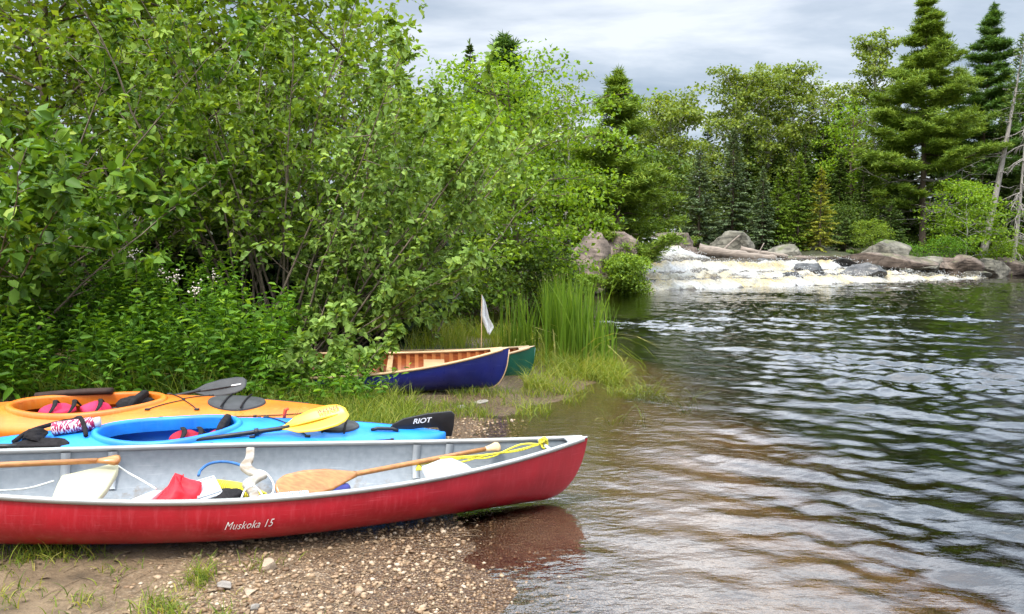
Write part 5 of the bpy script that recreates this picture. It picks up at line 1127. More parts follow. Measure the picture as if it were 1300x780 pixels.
red_slab('seat', M_CREAM, [P(62, 640, 3.25), P(118, 640, 3.27), P(136, 620, 3.43), P(150, 597, 3.62), P(151, 589, 3.66), P(140, 588.5, 3.66), P(100, 598, 3.55), P(78, 603, 3.50), P(73, 612, 3.43)], (0, 0.004, -0.035), 0.01, 'cream moulded seat')
red_slab('seat', M_WHITE, [P(543, 609, 3.92), P(603, 597.5, 4.00), P(594, 590, 4.10), P(573, 580.5, 4.20), P(563, 581, 4.20), P(535, 592, 4.05)], (0, 0.004, -0.03), 0.008, 'white moulded seat')
yk = [P(318, 568, 4.02), P(317, 580, 3.93), P(312, 590, 3.86), P(322, 598, 3.80), P(331, 602, 3.77), P(322, 607, 3.73), P(316, 613, 3.69), P(322, 624, 3.62), P(325, 640, 3.50)]
hw = [0.022, 0.023, 0.030, 0.036, 0.034, 0.038, 0.032, 0.024, 0.024]
c = bez([inred(q) for q in yk], 32); w_ = np.interp(np.linspace(0, 1, len(c)), np.linspace(0, 1, 9), hw); mb = MB(); n = len(c)
V = np.stack([c + np.c_[-w_, 0 * w_, 0 * w_], c + np.c_[w_, 0 * w_, 0 * w_], c + np.c_[w_, 0 * w_, 0 * w_ - 0.022], c + np.c_[-w_, 0 * w_, 0 * w_ - 0.022]], 1).reshape(-1, 3); mb.add(V, grid_faces(n, 4, True)); o = mb.build('yoke', M_MUDGREY, RC); bevel(o, 0.006)
# carrying bar near the bow
u_ = 0.86; a_, b_ = HR.pt(u_, -1.0), HR.pt(u_, 1.0); mb = MB(); tube(mb, [a_ + [0, 0.01, -0.005], b_ + [0, -0.01, -0.005]], 0.011, 10); mb.build('carry_bar', M_WHITE, RC, True)
# the name painted along the near side
def hull_text(h, root, txt, u0, width, t0, height, mat, shear=0.35, spacing=1.0, bold=0.0):
    v, f = text_flat(txt, shear, 1.0, spacing, bold); v[:, 0] *= width / v[:, 0].max(); v[:, 1] *= height / v[:, 1].max()
    u = u0 + v[:, 0] / (h.L / 2); p0 = h.pt(u0, -1.0); zt = np.linspace(-1.0, -0.3, 200); zz = h.pt(np.full(200, u0), zt)[:, 2]
    tz = np.interp(h.pt(u0, t0)[2] + v[:, 1], zz[::-1], zt[::-1]); q = h.pt(u, tz); q[:, 1] -= 0.0025
    return mesh_from('lettering', q, f, mat, root)
def u_at_px(h, M, px, t): return min(np.linspace(-0.99, 0.99, 1600), key=lambda k: abs(proj_px(M @ Vector(h.pt(k, t)))[0] - px))
ua, ub = u_at_px(HR, RCM, 285, -0.82), u_at_px(HR, RCM, 348, -0.82)
# script-like capital and small letters: wide M, slanted
hull_text(HR, RC, 'Muskoka 15', ua, (ub - ua) * HR.L / 2, -0.800, 0.040, M_LETTER, 0.45, 1.08, -0.004)

# ---- things lying in the red canoe
def lump(name, label, cat, c, size, seed, mat, rough=0.22, cuts=7, rot=0.0, group=None):
    q, f = rock_verts(size, seed, 4, cuts=cuts, rough=rough); cs, sn = math.cos(rot), math.sin(rot); q = np.c_[q[:, 0] * cs - q[:, 1] * sn, q[:, 0] * sn + q[:, 1] * cs, q[:, 2]]
    mb = MB(); mb.add(q, f); o = mb.build(name, mat, smooth=True); o.location = c; return tag(o, label, cat, group)
def red_bag():
    # a soft cloth bag slumped to the left, its gathered neck standing up on the right
    a, b = np.array(P(180, 641, 3.40)), np.array(P(251, 641, 3.44)); o_ = (a + b) / 2; ex = unit(b - a); ey = np.array([-ex[1], ex[0], 0]); w = np.linalg.norm(b - a) / 2
    m, n = 34, 60; V = []
    for i in range(m):
        s = i / (m - 1)
        lx = np.interp(s, [0, 0.3, 0.55, 0.75, 0.88, 0.94, 1], [-1.05, -1.02, -0.72, -0.36, -0.22, -0.16, -0.10]); rx = np.interp(s, [0, 0.3, 0.6, 0.8, 0.88, 0.94, 1], [1.0, 1.0, 0.98, 0.95, 0.55, 0.34, 0.30])
        dp = np.interp(s, [0, 0.4, 0.75, 0.9, 1], [0.11, 0.12, 0.085, 0.035, 0.03]); z = -0.10 + 0.20 * s
        for j in range(n):
            t = j / n * 6.283; c_, sn = math.cos(t), math.sin(t); f = 1 + 0.09 * s * math.sin(t * 7 + 2 * s) + 0.06 * math.sin(t * 4 - 6 * s)
            V.append(o_ + ex * w * ((lx + rx) / 2 + (rx - lx) / 2 * c_ * (0.9 + 0.1 * f)) + ey * (0.06 + dp * sn * f + 0.05 * s) + np.array([0, 0, z + 0.018 * s * math.sin(t * 3 + 1)]))
    V = np.array(V); V += 0.012 * fbm(V * 14, 3, 5)[:, None] * np.array([1, 1, 1]) + (0.010 * np.abs(fbm(V * np.array([24, 24, 10]), 2, 8)))[:, None] * np.array([0, -1, 0.4])
    mb = MB(); mb.add(V - o_, grid_faces(m, n, True)); mb.f[n] = [np.arange(n)[None] + (m - 1) * n, np.arange(n)[::-1][None]]
    o = mb.build('cloth_bag', M_REDCLOTH, smooth=True); o.location = o_; return tag(o, 'crumpled bright red cloth bag in the middle of the red canoe', 'bag')
red_bag()
def plastic_box(name, label, pts, depth, mat):
    t = thing(name, label, 'box', pts[0]); o_ = np.array(pts[0]); p = np.array([np.array(q) - o_ for q in pts]); nrm = unit(np.cross(p[1] - p[0], p[3] - p[0])); nrm = nrm if nrm[2] > 0 else -nrm
    mb = MB(); slab(mb, p, -nrm * 0.016); o = mb.build('lid', mat, t); bevel(o, 0.006, 3)
    c = p.mean(0); mb = MB(); slab(mb, c + (p - c) * 0.88 - nrm * 0.017, -nrm * depth); o = mb.build('tub', mat, t); bevel(o, 0.008, 3)
    mb = MB(); r = [c + (q - c) * 0.80 + nrm * 0.003 for q in p]; r.append(r[0]); tube(mb, np.array(r), 0.005, 5); mb.build('lid_rim', mat, t, True)
    return t
plastic_box('plastic_box', 'white plastic box tipped up against the red cloth bag', [P(249, 637, 3.46), P(284, 626, 3.52), P(272, 603, 3.66), P(244, 611, 3.60)], 0.07, M_WHITE)
mb = MB(); pts = [P(150, 640, 3.34), P(184, 640, 3.38), P(206, 622, 3.50), P(196, 622, 3.52)]; o_ = np.array(pts[0]); slab(mb, [np.array(q) - o_ for q in pts], (0, 0.01, -0.03)); o = mb.build('plastic_tray', M_WHITE); bevel(o, 0.006); o.location = o_; tag(o, 'white plastic tray lying flat, mostly hidden left of the red cloth bag', 'tray')
lump('dry_bag', 'black bag wedged between the white plastic box and the yoke', 'bag', P(287, 636, 3.56), (0.12, 0.09, 0.055), 7, M_FABRIC, 0.25)
def coil(name, label, pts, r, turns, rr, mat, cat='rope', group=None):
    c = bez(pts, 40); t = unit(np.gradient(c, axis=0)); L = np.linspace(0, 1, turns * 14); q = np.c_[[np.interp(L, np.linspace(0, 1, len(c)), c[:, k]) for k in range(3)]].T; td = np.c_[[np.interp(L, np.linspace(0, 1, len(c)), t[:, k]) for k in range(3)]].T
    x = unit(np.cross(td, [0, 0, 1.0])); y = np.cross(x, td); a = L * turns * 6.283; p = q + (np.cos(a)[:, None] * x + np.sin(a)[:, None] * y) * r; o_ = p[0].copy(); mb = MB(); tube(mb, p - o_, rr, 5); o = mb.build(name, mat, smooth=True); o.location = o_; return tag(o, label, cat, group)
coil('rope_coil', 'yellow and cream rope coil behind the black bag in the red canoe', [P(272, 617, 3.76), P(296, 620, 3.74), P(312, 624, 3.70), P(334, 634, 3.62)], 0.030, 26, 0.0055, M_YELLOWROPE)
coil('ribbed_hose', 'blue white ribbed hose lying along the near rail beside the yoke', [P(330, 637, 3.58), P(350, 634, 3.60), P(392, 630, 3.68)], 0.026, 30, 0.0048, plain('pale_blue_hose', (0.50, 0.56, 0.80), 0.5, 0.4, 0.25, 40), 'hose')
def rope(name, label, pts, r, mat, m=48, cat='rope'):
    c = bez(pts, m); o_ = c[0].copy(); mb = MB(); tube(mb, c - o_, r, 6); o = mb.build(name, mat, smooth=True); o.location = o_; return tag(o, label, cat)
rope('rope', 'blue rope bent in a hoop between the white plastic box and the yoke', [P(252, 604, 3.74), P(255, 597, 3.80), P(266, 589, 3.86), P(283, 586.5, 3.90), P(300, 589, 3.90), P(314, 596, 3.86), P(322, 606, 3.80), P(318, 620, 3.7)], 0.0075, M_BLUEROPE)
rope('rope', 'thin pale cord looping over the yoke', [P(306, 633, 3.52), P(312, 621, 3.58), P(322, 617.5, 3.62), P(330, 624, 3.62), P(336, 632, 3.6), P(346, 626, 3.62), P(347, 614, 3.72), P(339, 602, 3.79), P(329, 597.5, 3.84), P(320, 599, 3.83)], 0.0045, M_WHITEROPE)
rope('rope', 'thin white cord running left from the cream seat of the red canoe', [P(-60, 624, 3.10), P(0, 623, 3.20), P(36, 620, 3.33), P(68, 611, 3.47)], 0.0045, M_WHITEROPE)
rope('rope', 'thin white cord running from the cream seat to the red cloth bag', [P(150, 592, 3.66), P(162, 600, 3.64), P(180, 610, 3.60), P(198, 621, 3.52)], 0.0045, M_WHITEROPE)
def rope_bundle():
    t = thing('yellow_rope', 'yellow rope tied to the bow bar and led back to the white seat', 'rope', P(690, 563, 4.36)); o_ = np.array(t.location); rs = np.random.RandomState(6)
    for k in range(4):
        j = lambda: rs.randn() * 1.3
        pts = [P(688, 563 + j(), 4.36), P(660, 569 + j() * 2, 4.32), P(620, 577 + j() * 2, 4.24), P(580, 583 + j() * 2.0, 4.2), P(545, 588 + j() * 1.5, 4.16), P(531, 591 + j(), 4.12), P(529 + 3 * k, 597, 4.06)]
        c = bez(pts, 50); mb = MB(); tube(mb, c - o_, 0.0058, 5); mb.build('strand', M_YELLOWROPE, t, True)
    a = np.linspace(0, 6.283 * 5, 90); c = np.c_[0.020 * np.cos(a) + 0.006 * np.sin(a * 0.37), 0.022 * np.sin(a * 1.13), 0.019 * np.sin(a) + 0.010 * np.cos(a * 0.7) + 0.004]; mb = MB(); tube(mb, c, 0.0062, 5); mb.build('knot', M_YELLOWROPE, t, True)
rope_bundle()
def strap_roll():
    t = thing('strap_bag', 'navy folded bag with a black strap under the wooden paddle blade', 'bag', P(418, 625, 3.82)); o_ = np.array(t.location)
    d = unit(np.array(P(446, 621, 3.86)) - np.array(P(392, 629, 3.76))); mb = MB(); L = 0.11; prof = [(-1, 0.022), (-0.9, 0.036), (-0.3, 0.040), (0.3, 0.039), (0.9, 0.034), (1, 0.020)]
    tube(mb, [d * L * s for s, _ in prof], [r for _, r in prof], 12); o = mb.build('bag_body', M_NAVYPACK, t, True); mb = MB(); tube(mb, [d * -0.012, d * 0.014], 0.043, 14); mb.build('strap', M_BLACK, t, True)
strap_roll()

# ---- paddles
def blade_mesh(mb, p0, p1, nrm, prof, th=0.008, dihedral=0.12, spoon=0.0, asym=0.0, n=24, m=9):
    p0, p1 = np.asarray(p0, float), np.asarray(p1, float); d = unit(p1 - p0); L = np.linalg.norm(p1 - p0); nrm = unit(np.asarray(nrm, float) - d * np.dot(nrm, d)); s = np.cross(d, nrm)
    V = []; t = np.linspace(0, 1, n); w = np.interp(t, [q[0] for q in prof], [q[1] for q in prof])
    for sgn in (1, -1):
        for i in range(n):
            for k in np.linspace(-1, 1, m): V.append(p0 + d * L * (t[i] + asym * k * w[i] / L * t[i]) + s * k * w[i] + nrm * (abs(k) * w[i] * dihedral + spoon * math.sin(t[i] * 3.14) + sgn * th * 0.5 * (1 - 0.75 * k * k) * (1 + 1.6 * (1 - t[i]) ** 6)))
    V = np.array(V); f = grid_faces(n, m); k = n * m; mb.add(np.vstack([V]), np.vstack([f, f[:, ::-1] + k])); b = mb.n - 2 * k
    rim = np.concatenate([np.arange(m), m - 1 + m * np.arange(1, n), (n - 1) * m + np.arange(m - 2, -1, -1), m * np.arange(n - 2, 0, -1)]); r2 = np.roll(rim, -1)
    mb.f[4].append(np.stack([rim, rim + k, r2 + k, r2], 1) + b)
    return d, nrm, s
def canoe_paddle(label, tip, throat, grip, nrm, wmax):
    t = thing('canoe_paddle', label, 'paddle', throat); o_ = np.array(throat); tip, throat, grip = [np.array(q) - o_ for q in (tip, throat, grip)]
    mb = MB(); blade_mesh(mb, throat, tip, nrm, [(0, 0.017), (0.12, 0.032), (0.35, wmax * 0.80), (0.62, wmax), (0.85, wmax * 0.93), (0.95, wmax * 0.66), (1, wmax * 0.25)], 0.012, 0.0); mb.build('blade', M_WOOD, t, True)
    d = unit(grip - throat); mb = MB(); tube(mb, [throat - d * 0.09, throat, throat + (grip - throat) * 0.5, grip - d * 0.10], [0.009, 0.0145, 0.0145, 0.014], 10); mb.build('shaft', M_WOOD, t, True)
    mb = MB(); tube(mb, [grip - d * 0.105, grip - d * 0.06, grip - d * 0.022, grip - d * 0.004, grip + d * 0.004], [0.0142, 0.022, 0.034, 0.030, 0.012], 12, up=nrm, flat=0.62); mb.build('grip', M_WOODPALE if 'pale' in label else M_WOOD, t, True)
    return t
canoe_paddle('wooden canoe paddle with a pale grip, blade towards the middle of the red canoe', P(350, 622, 3.66), P(452, 602, 3.92), P(634, 567, 4.40), (0.05, -0.75, 0.65), 0.080)
canoe_paddle('wooden canoe paddle whose shaft lies across the cream seat of the red canoe', P(-330, 604, 3.10), P(-150, 597, 3.30), P(152, 584, 3.62), (0, -0.4, 0.9), 0.08)

# ---- kayaks
class Kayak:
    def __init__(s, L, W, hd, hk, zs, tipz): s.L, s.W, s.hd, s.hk, s.zs, s.tipz = L, W, hd, hk, zs, tipz
    def par(s, u):
        a = np.abs(u); w = s.W / 2 * np.maximum(0, 1 - a ** 2.3) ** 0.85 + 0.012; hd = s.hd * (0.30 + 0.70 * np.maximum(0, 1 - a ** 2.2)) * (1 + 0.12 * np.exp(-((u - 0.02) / 0.4) ** 2)); zs = s.zs + s.tipz * a ** 3; e = np.clip((a - 0.80) / 0.20, 0, 1)
        hk = (s.hk + s.tipz * a ** 3) * (1 - 0.80 * e ** 2.2); return w, hd, hk, zs
    def pt(s, u, ph):
        w, hd, hk, zs = s.par(u); c, si = np.cos(ph), np.sin(ph); y = w * np.sign(c) * np.abs(c) ** 0.75; z = zs + np.where(si > 0, hd * np.abs(si) ** 1.15, -hk * np.abs(si) ** 0.62); return np.stack(np.broadcast_arrays(s.L / 2 * u, y, z), -1)
    def top(s, x, y):
        u = np.clip(np.asarray(x) / (s.L / 2), -1, 1); w, hd, hk, zs = s.par(u); c = np.clip(np.abs(y) / w, 0, 1) ** (1 / 0.75); return zs + hd * np.sqrt(np.maximum(0, 1 - c * c)) ** 1.15
def make_kayak(label, K, pose, mat, cock, rim_mat, hatch, inner):
    t = thing('kayak', label, 'kayak'); euler_pose(t, *pose); m, n = 181, 72
    u = np.sin(np.linspace(-1, 1, m) * math.pi / 2); ph = np.arange(n) / n * 2 * math.pi; U, PH = np.meshgrid(u, ph, indexing='ij'); V = K.pt(U, PH).reshape(-1, 3); f = grid_faces(m, n, True)
    xc, a, b = cock; cen = V[f].mean(1); hole = (((cen[:, 0] - xc) / a) ** 2 + (cen[:, 1] / b) ** 2 < 0.985) & (cen[:, 2] > K.zs + 0.02)
    mb = MB(); mb.add(V, f[~hole][:, ::-1]); k = n
    mb.f[n] = [np.arange(n)[None], (np.arange(n)[::-1] + (m - 1) * n)[None]]; mb.build('hull', mat, t, True)
    # coaming: raised lip all round the cockpit, and its wall going down inside
    q = np.linspace(0, 2 * math.pi, 72, endpoint=False); V = []; pr = [(1.075, -0.012), (1.065, 0.012), (1.03, 0.022), (0.99, 0.018), (0.975, 0.002), (0.985, -0.07)]
    for aa in q:
        for (kk, dz) in pr:
            x = xc + a * kk * math.cos(aa); y = b * (kk + (kk - 1) * 0.9) * math.sin(aa); zt = float(K.top(xc + a * math.cos(aa), b * math.sin(aa)))
            V.append([x, y, zt + dz])
    n2 = len(pr); f = grid_faces(72, n2); last = 71 * n2; j = np.arange(n2 - 1); f = np.vstack([f, np.stack([last + j, last + j + 1, j + 1, j], 1)]); mb = MB(); mb.add(np.array(V), f); mb.build('coaming', rim_mat, t, True)
    for (hx, ha, hb) in hatch:
        V = [[hx, 0, float(K.top(hx, 0)) + 0.026]]; R_ = [(0.35, 0.024), (0.82, 0.022), (0.86, 0.014), (0.93, 0.014), (0.97, 0.018), (1.0, 0.010), (1.0, -0.02)]
        for rr, dz in R_:
            for aa in np.linspace(0, 2 * math.pi, 40, endpoint=False): x = hx + ha * rr * math.cos(aa); y = hb * rr * math.sin(aa); V.append([x, y, float(K.top(x, y)) + dz])
        F4 = np.vstack([1 + i * 40 + np.stack([np.arange(40), 40 + np.arange(40), 40 + (np.arange(40) + 1) % 40, (np.arange(40) + 1) % 40], 1) for i in range(len(R_) - 1)]); mb = MB(); mb.add(np.array(V), F4); mb.f[3] = [np.stack([np.zeros(40, int), 1 + np.arange(40), 1 + (np.arange(40) + 1) % 40], 1)]; mb.build('hatch_cover', M_RUBBER, t, True)
    return t
def on_deck(K, t, x, y, dz=0.0): return t.matrix_world @ Vector((x, y, float(K.top(x, y)) + dz))
def deck_line(K, t, pts, r=0.004, mat=None, name='deck_line', dz=0.006):
    P_ = []
    for (a, b) in zip(pts[:-1], pts[1:]):
        for s in np.linspace(0, 1, 8, endpoint=False): x = a[0] + (b[0] - a[0]) * s; y = a[1] + (b[1] - a[1]) * s; P_.append([x, y, float(K.top(x, y)) + dz])
    x, y = pts[-1]; P_.append([x, y, float(K.top(x, y)) + dz]); mb = MB(); tube(mb, np.array(P_), r, 5); return mb.build(name, mat or M_BLACK, t, True)

KB = Kayak(3.05, 0.68, 0.125, 0.15, 0.16, 0.02)
KBP = ((-1.97, 4.82, 0.078), math.radians(9), 0.012, 0.10)
BK = make_kayak('blue kayak lying between the red canoe and the orange kayak', KB, KBP, M_BLUE, (-0.28, 0.43, 0.235), M_BLUE, [(0.78, 0.16, 0.115)], None)
KO = Kayak(3.2, 0.70, 0.13, 0.15, 0.16, 0.02)
KOP = ((-2.90, 5.52, 0.10), math.radians(6), 0.010, 0.095)
OK_ = make_kayak('orange kayak at the back against the weeds', KO, KOP, M_ORANGE, (-0.28, 0.53, 0.25), M_ORANGE, [(0.80, 0.21, 0.17)], None)
for K, t, x0 in ((KB, BK, 0.28), (KO, OK_, 0.22)):
    deck_line(K, t, [(x0, -0.20), (x0 + 0.20, 0.0), (x0 + 0.02, 0.20)]); deck_line(K, t, [(x0 + 0.34, -0.18), (x0 + 0.17, 0.02), (x0 + 0.34, 0.18)])
    for (a, b) in ((x0, -0.20), (x0 + 0.02, 0.20), (x0 + 0.34, -0.18), (x0 + 0.34, 0.18)):
        mb = MB(); c = np.array([a, b, float(K.top(a, b)) + 0.006]); box(mb, c, (0.035, 0.02, 0.014)); o = mb.build('deck_fitting', M_BLACK, t); bevel(o, 0.004)
for K, t, xa, xb in ((KB, BK, 0.24, 1.16), (KB, BK, -1.38, -0.80), (KO, OK_, 0.34, 1.30), (KO, OK_, -1.45, -0.92)):
    for sg in (-1, 1):
        xs = np.linspace(xa, xb, 7); pts = [(x, sg * float(K.par(np.array(x / (K.L / 2)))[0]) * 0.80) for x in xs]; deck_line(K, t, pts, 0.0032)
        for q in pts[::2]: mb = MB(); c = np.array([q[0], q[1], float(K.top(*q)) + 0.005]); box(mb, c, (0.022, 0.016, 0.012)); mb.build('deck_fitting', M_BLACK, t)
for K, t, xc, a, b in ((KB, BK, -0.28, 0.43, 0.235), (KO, OK_, -0.28, 0.53, 0.25)):
    hx = 0.80 if K is KO else 0.78
    for dx in (-0.07, 0.07): deck_line(K, t, [(hx + dx, -0.17), (hx + dx, 0.0), (hx + dx, 0.17)], 0.007, M_FABRIC, 'hatch_strap', 0.030)
# orange kayak: seat back pad on the far rim, seat, life vest
mb = MB(); q = [(x, 0.245, float(KO.top(x, 0.235)) + 0.034) for x in np.linspace(-0.76, -0.20, 12)]
tube(mb, np.array([(x, 0.20 + 0.045 * math.cos((x + 0.42) * 2.6), z) for x, y, z in q]), 0.034, 10, flat=0.75); mb.build('thigh_pad', M_BROWNPAD, OK_, True)
def soft_slab(mb, c, size, R, p=0.5):
    """Rounded cushion: a sphere squared off towards a box."""
    v, f = ICO[4]; q = np.sign(v) * np.abs(v) ** p; mb.add((q * np.asarray(size)) @ np.asarray(R).T + np.asarray(c), f)
def seat_in(K, t, x, w=0.19, z0=0.07, bx=0.2, bh=0.11):
    I = np.eye(3); mb = MB(); soft_slab(mb, (x, 0, z0), (0.19, w, 0.03), I); mb.build('seat', M_BLACK, t, True)
    a = 0.28; R = np.array([[math.cos(a), 0, math.sin(a)], [0, 1, 0], [-math.sin(a), 0, math.cos(a)]]); mb = MB(); soft_slab(mb, (x + bx, 0, float(K.top(x + bx, 0)) - 0.05), (0.028, w * 0.85, bh), R); mb.build('backrest', M_FABRIC, t, True)
seat_in(KO, OK_, -0.10, 0.2, 0.07, 0.17, 0.10); seat_in(KB, BK, -0.16, 0.17, 0.07, 0.21, 0.10)
# bulkhead and floor tubs, darker inside
# life vest in the orange kayak
def vest(name, label, M, c, rx, ry, rz, yaw, panel_mat, strap=True, logo=True):
    t = thing(name, label, 'life jacket', M @ Vector(c), yaw)
    for k, (x, y, rr) in enumerate([(-rx * 0.5, 0, 0.1), (rx * 0.52, 0.01, -0.15)]):
        q, f = rock_verts((rx * 0.52, ry, rz), 40 + k, 4, cuts=5, rough=0.08); cs, sn = math.cos(rr), math.sin(rr); q = np.c_[q[:, 0] * cs - q[:, 2] * sn, q[:, 1], q[:, 0] * sn + q[:, 2] * cs]; mb = MB(); mb.add(q + [x, y, 0.0], f); mb.build('foam_panel', panel_mat, t, True)
    for x in (-rx * 0.55, 0.0, rx * 0.75):
        a = np.linspace(-0.3, math.pi + 0.3, 14); c_ = np.c_[x + 0.03 * np.sin(a * 2), -np.cos(a) * ry * 1.06, np.sin(a) * rz * 1.08]; mb = MB(); tube(mb, c_, 0.016, 6, flat=0.4); mb.build('strap', M_FABRIC, t, True)
    return t
vest('life_jacket', 'pink red life jacket with black straps inside the orange kayak cockpit', OK_.matrix_world, (-0.36, -0.03, 0.23), 0.24, 0.13, 0.075, 0.15, M_PINK)
vest('life_jacket', 'dark red life jacket with black straps inside the blue kayak cockpit', BK.matrix_world, (-0.08, -0.02, 0.22), 0.19, 0.11, 0.06, 0.1, M_DARKRED)
lump('gear_bag', 'black gear bag at the front end of the orange kayak cockpit', 'bag', OK_.matrix_world @ Vector((0.05, 0.04, 0.25)), (0.14, 0.12, 0.08), 17, M_FABRIC, 0.3)
# blue kayak: stern rudder with its white name, handle, side handle, fittings
def rudder():
    t = BK; x0 = 1.10; w = KB; M = BK.matrix_world
    pts = [(1.13, 0.0), (1.17, 0.045), (1.24, 0.080), (1.40, 0.112), (1.56, 0.125), (1.585, 0.10), (1.580, 0.02), (1.565, -0.055), (1.50, -0.055), (1.47, 0.012), (1.38, 0.012), (1.2, -0.005)]
    zt = lambda x: float(KB.top(min(x, 1.5), 0.0)) + 0.012
    base = zt(1.2)
    P_ = [(x, -0.009, base + z - 0.02) for x, z in pts]; mb = MB(); slab(mb, P_, (0, 0.018, 0)); o = mb.build('rudder', M_BLACK, t); bevel(o, 0.003)
    v, f = text_flat('RIOT', 0.25, 1.0, 0.95, 0.02); v[:, 0] *= 0.13 / v[:, 0].max(); v[:, 1] *= 0.036 / v[:, 1].max(); q = np.c_[1.30 + v[:, 0], np.full(len(v), -0.0115), base + 0.022 + v[:, 1] + v[:, 0] * 0.08]; tx = mesh_from('lettering', q, f, M_LETTER, o)
rudder()
mb = MB(); c = [(1.02, -0.06), (1.06, -0.06), (1.16, -0.055), (1.20, -0.055)]; tube(mb, np.array([(x, y, float(KB.top(x, y)) + d) for (x, y), d in zip(c, (0.004, 0.018, 0.018, 0.004))]), 0.012, 8); mb.build('carry_handle', M_BLACK, BK, True)
mb = MB(); tube(mb, np.array([(x, -0.285, float(KB.top(x, -0.285)) + d) for x, d in ((0.16, 0.006), (0.2, 0.014), (0.36, 0.016), (0.52, 0.014), (0.58, 0.006))]), 0.011, 8); mb.build('rail_strip', M_BLACK, BK, True)
for x, y in ((0.05, -0.27), (0.10, -0.28)):
    mb = MB(); c = np.array([x, y, float(KB.top(x, y)) + 0.002]); tube(mb, [c, c + [0, -0.004, 0.012]], 0.015, 12); mb.build('deck_bolt', M_BLACK, BK, True)
mb = MB(); c = np.array([0.42, 0.20, float(KB.top(0.42, 0.20))]); tube(mb, [c, c + [0.004, 0, 0.03], c + [0.01, 0, 0.06], c + [0.03, 0, 0.068]], [0.010, 0.012, 0.013, 0.010], 8); mb.build('toggle', M_ORANGEFIT, BK, True)

def kayak_paddle(label, shaft0, throat, tip, nrm, wmax, mat, text=None, tmat=None, mark=False, flip=1):
    t = thing('kayak_paddle', label, 'paddle', throat); o_ = np.array(throat); s0, th, tp = [np.array(q) - o_ for q in (shaft0, throat, tip)]
    mb = MB(); prof = [(0, 0.015), (0.06, 0.022), (0.22, wmax * 0.72), (0.5, wmax), (0.78, wmax * 0.98), (0.92, wmax * 0.78), (1.0, wmax * 0.36)]
    d, nn, s = blade_mesh(mb, th, tp, nrm, prof, 0.007, 0.10, -0.012, 0.22 * flip); mb.build('blade', mat, t, True)
    mb = MB(); L = np.linalg.norm(tp - th); tube(mb, [th + d * L * k - nn * 0.002 for k in (0.0, 0.3, 0.62, 0.85)], [0.014, 0.012, 0.009, 0.004], 8, flat=0.9); mb.build('spine', mat, t, True)
    ds = unit(th - s0); mb = MB(); tube(mb, [s0, s0 + (th - s0) * 0.5, th - ds * 0.01, th + d * 0.05], [0.0145, 0.0145, 0.0145, 0.012], 10); mb.build('shaft', M_BLACK, t, True)
    mb = MB(); c = s0 + (th - s0) * 0.72; tube(mb, [c - ds * 0.012, c + ds * 0.012], 0.023, 10); mb.build('drip_ring', M_BLACK, t, True)
    if text:
        v, f = text_flat(text, 0.2, 1.0, 1.15, 0.035); v[:, 0] *= 0.135 / v[:, 0].max(); v[:, 1] *= 0.030 / v[:, 1].max(); e = s * (1 if s[2] > 0 else -1); q = th + d * (L * 0.56) + e * wmax * 0.30 + v[:, :1] * d + v[:, 1:2] * e + nn * (0.012 + 0.006 + wmax * 0.05)
        bl_ = [o for o in t.children if o.name.startswith('blade')][0]; mesh_from('lettering', q, f, tmat, bl_)
    if mark:
        e = s * (1 if s[2] > 0 else -1); c = th + d * L * 0.80 - e * wmax * 0.0 + nn * 0.004; mb = MB(); box(mb, (0, 0, 0), (0.075, 0.012, 0.002)); R = np.c_[d, e, nn]
        bl_ = [o for o in t.children if o.name.startswith('blade')][0]; o = mb.build('mark', M_LETTER, bl_); o.data.transform(Matrix([[*R[0], c[0]], [*R[1], c[1]], [*R[2], c[2]], [0, 0, 0, 1]]))
    return t
kayak_paddle('yellow bladed kayak paddle with a black shaft resting on the blue kayak', P(240, 560, 4.56), P(358, 544, 4.70), P(441, 523, 4.80), (0.0, -0.72, 0.70), 0.090, M_YELLOWBLADE, 'WERNER', M_REDLETTER)
kayak_paddle('black kayak paddle lying across the orange kayak', P(124, 524, 5.46), P(246, 497.5, 5.86), P(313, 487, 6.0), (0.0, -0.80, 0.60), 0.078, M_RUBBER, None, None, True, -1)

# ---- on the left end of the blue kayak
def bottle():
    a, b = np.array(on_deck(KB, BK, -0.97, -0.02, 0.045)), np.array(on_deck(KB, BK, -0.72, 0.05, 0.045)); t = thing('water_bottle', 'pink and white patterned bottle strapped on the left end of the blue kayak', 'bottle', a); d = unit(b - a); L = np.linalg.norm(b - a)
    m, N, Lk = mat_new('pink_white_pattern'); out = N.new('ShaderNodeOutputMaterial'); p = N.new('ShaderNodeBsdfPrincipled'); tc = N.new('ShaderNodeTexCoord'); mp = N.new('ShaderNodeMapping'); mp.inputs['Scale'].default_value = (150, 40, 40); Lk.new(tc.outputs['Object'], mp.inputs[0])
    ck = N.new('ShaderNodeTexNoise'); ck.inputs['Scale'].default_value = 1.0; ck.inputs['Detail'].default_value = 1; Lk.new(mp.outputs[0], ck.inputs['Vector']); r = _ramp(N, [(0.46, (0.34, 0.012, 0.075)), (0.54, (0.80, 0.72, 0.74))]); r.color_ramp.interpolation = 'CONSTANT'; Lk.new(ck.outputs[0], r.inputs[0]); Lk.new(r.outputs[0], p.inputs['Base Color']); p.inputs['Roughness'].default_value = 0.35; Lk.new(p.outputs[0], out.inputs[0])
    mb = MB(); tube(mb, [d * k * L for k in (0.0, 0.02, 0.86, 0.92)], [0.030, 0.042, 0.042, 0.034], 18); mb.build('body', m, t, True)
    mb = MB(); tube(mb, [d * L * 0.92, d * L * 0.94, d * L * 1.04, d * L * 1.06], [0.030, 0.037, 0.037, 0.028], 16); mb.build('cap', M_WHITE, t, True)
bottle()
lump('dry_bag', 'small black bag beside the patterned bottle on the blue kayak', 'bag', on_deck(KB, BK, -1.05, -0.09, 0.03), (0.10, 0.08, 0.05), 27, M_FABRIC, 0.25)
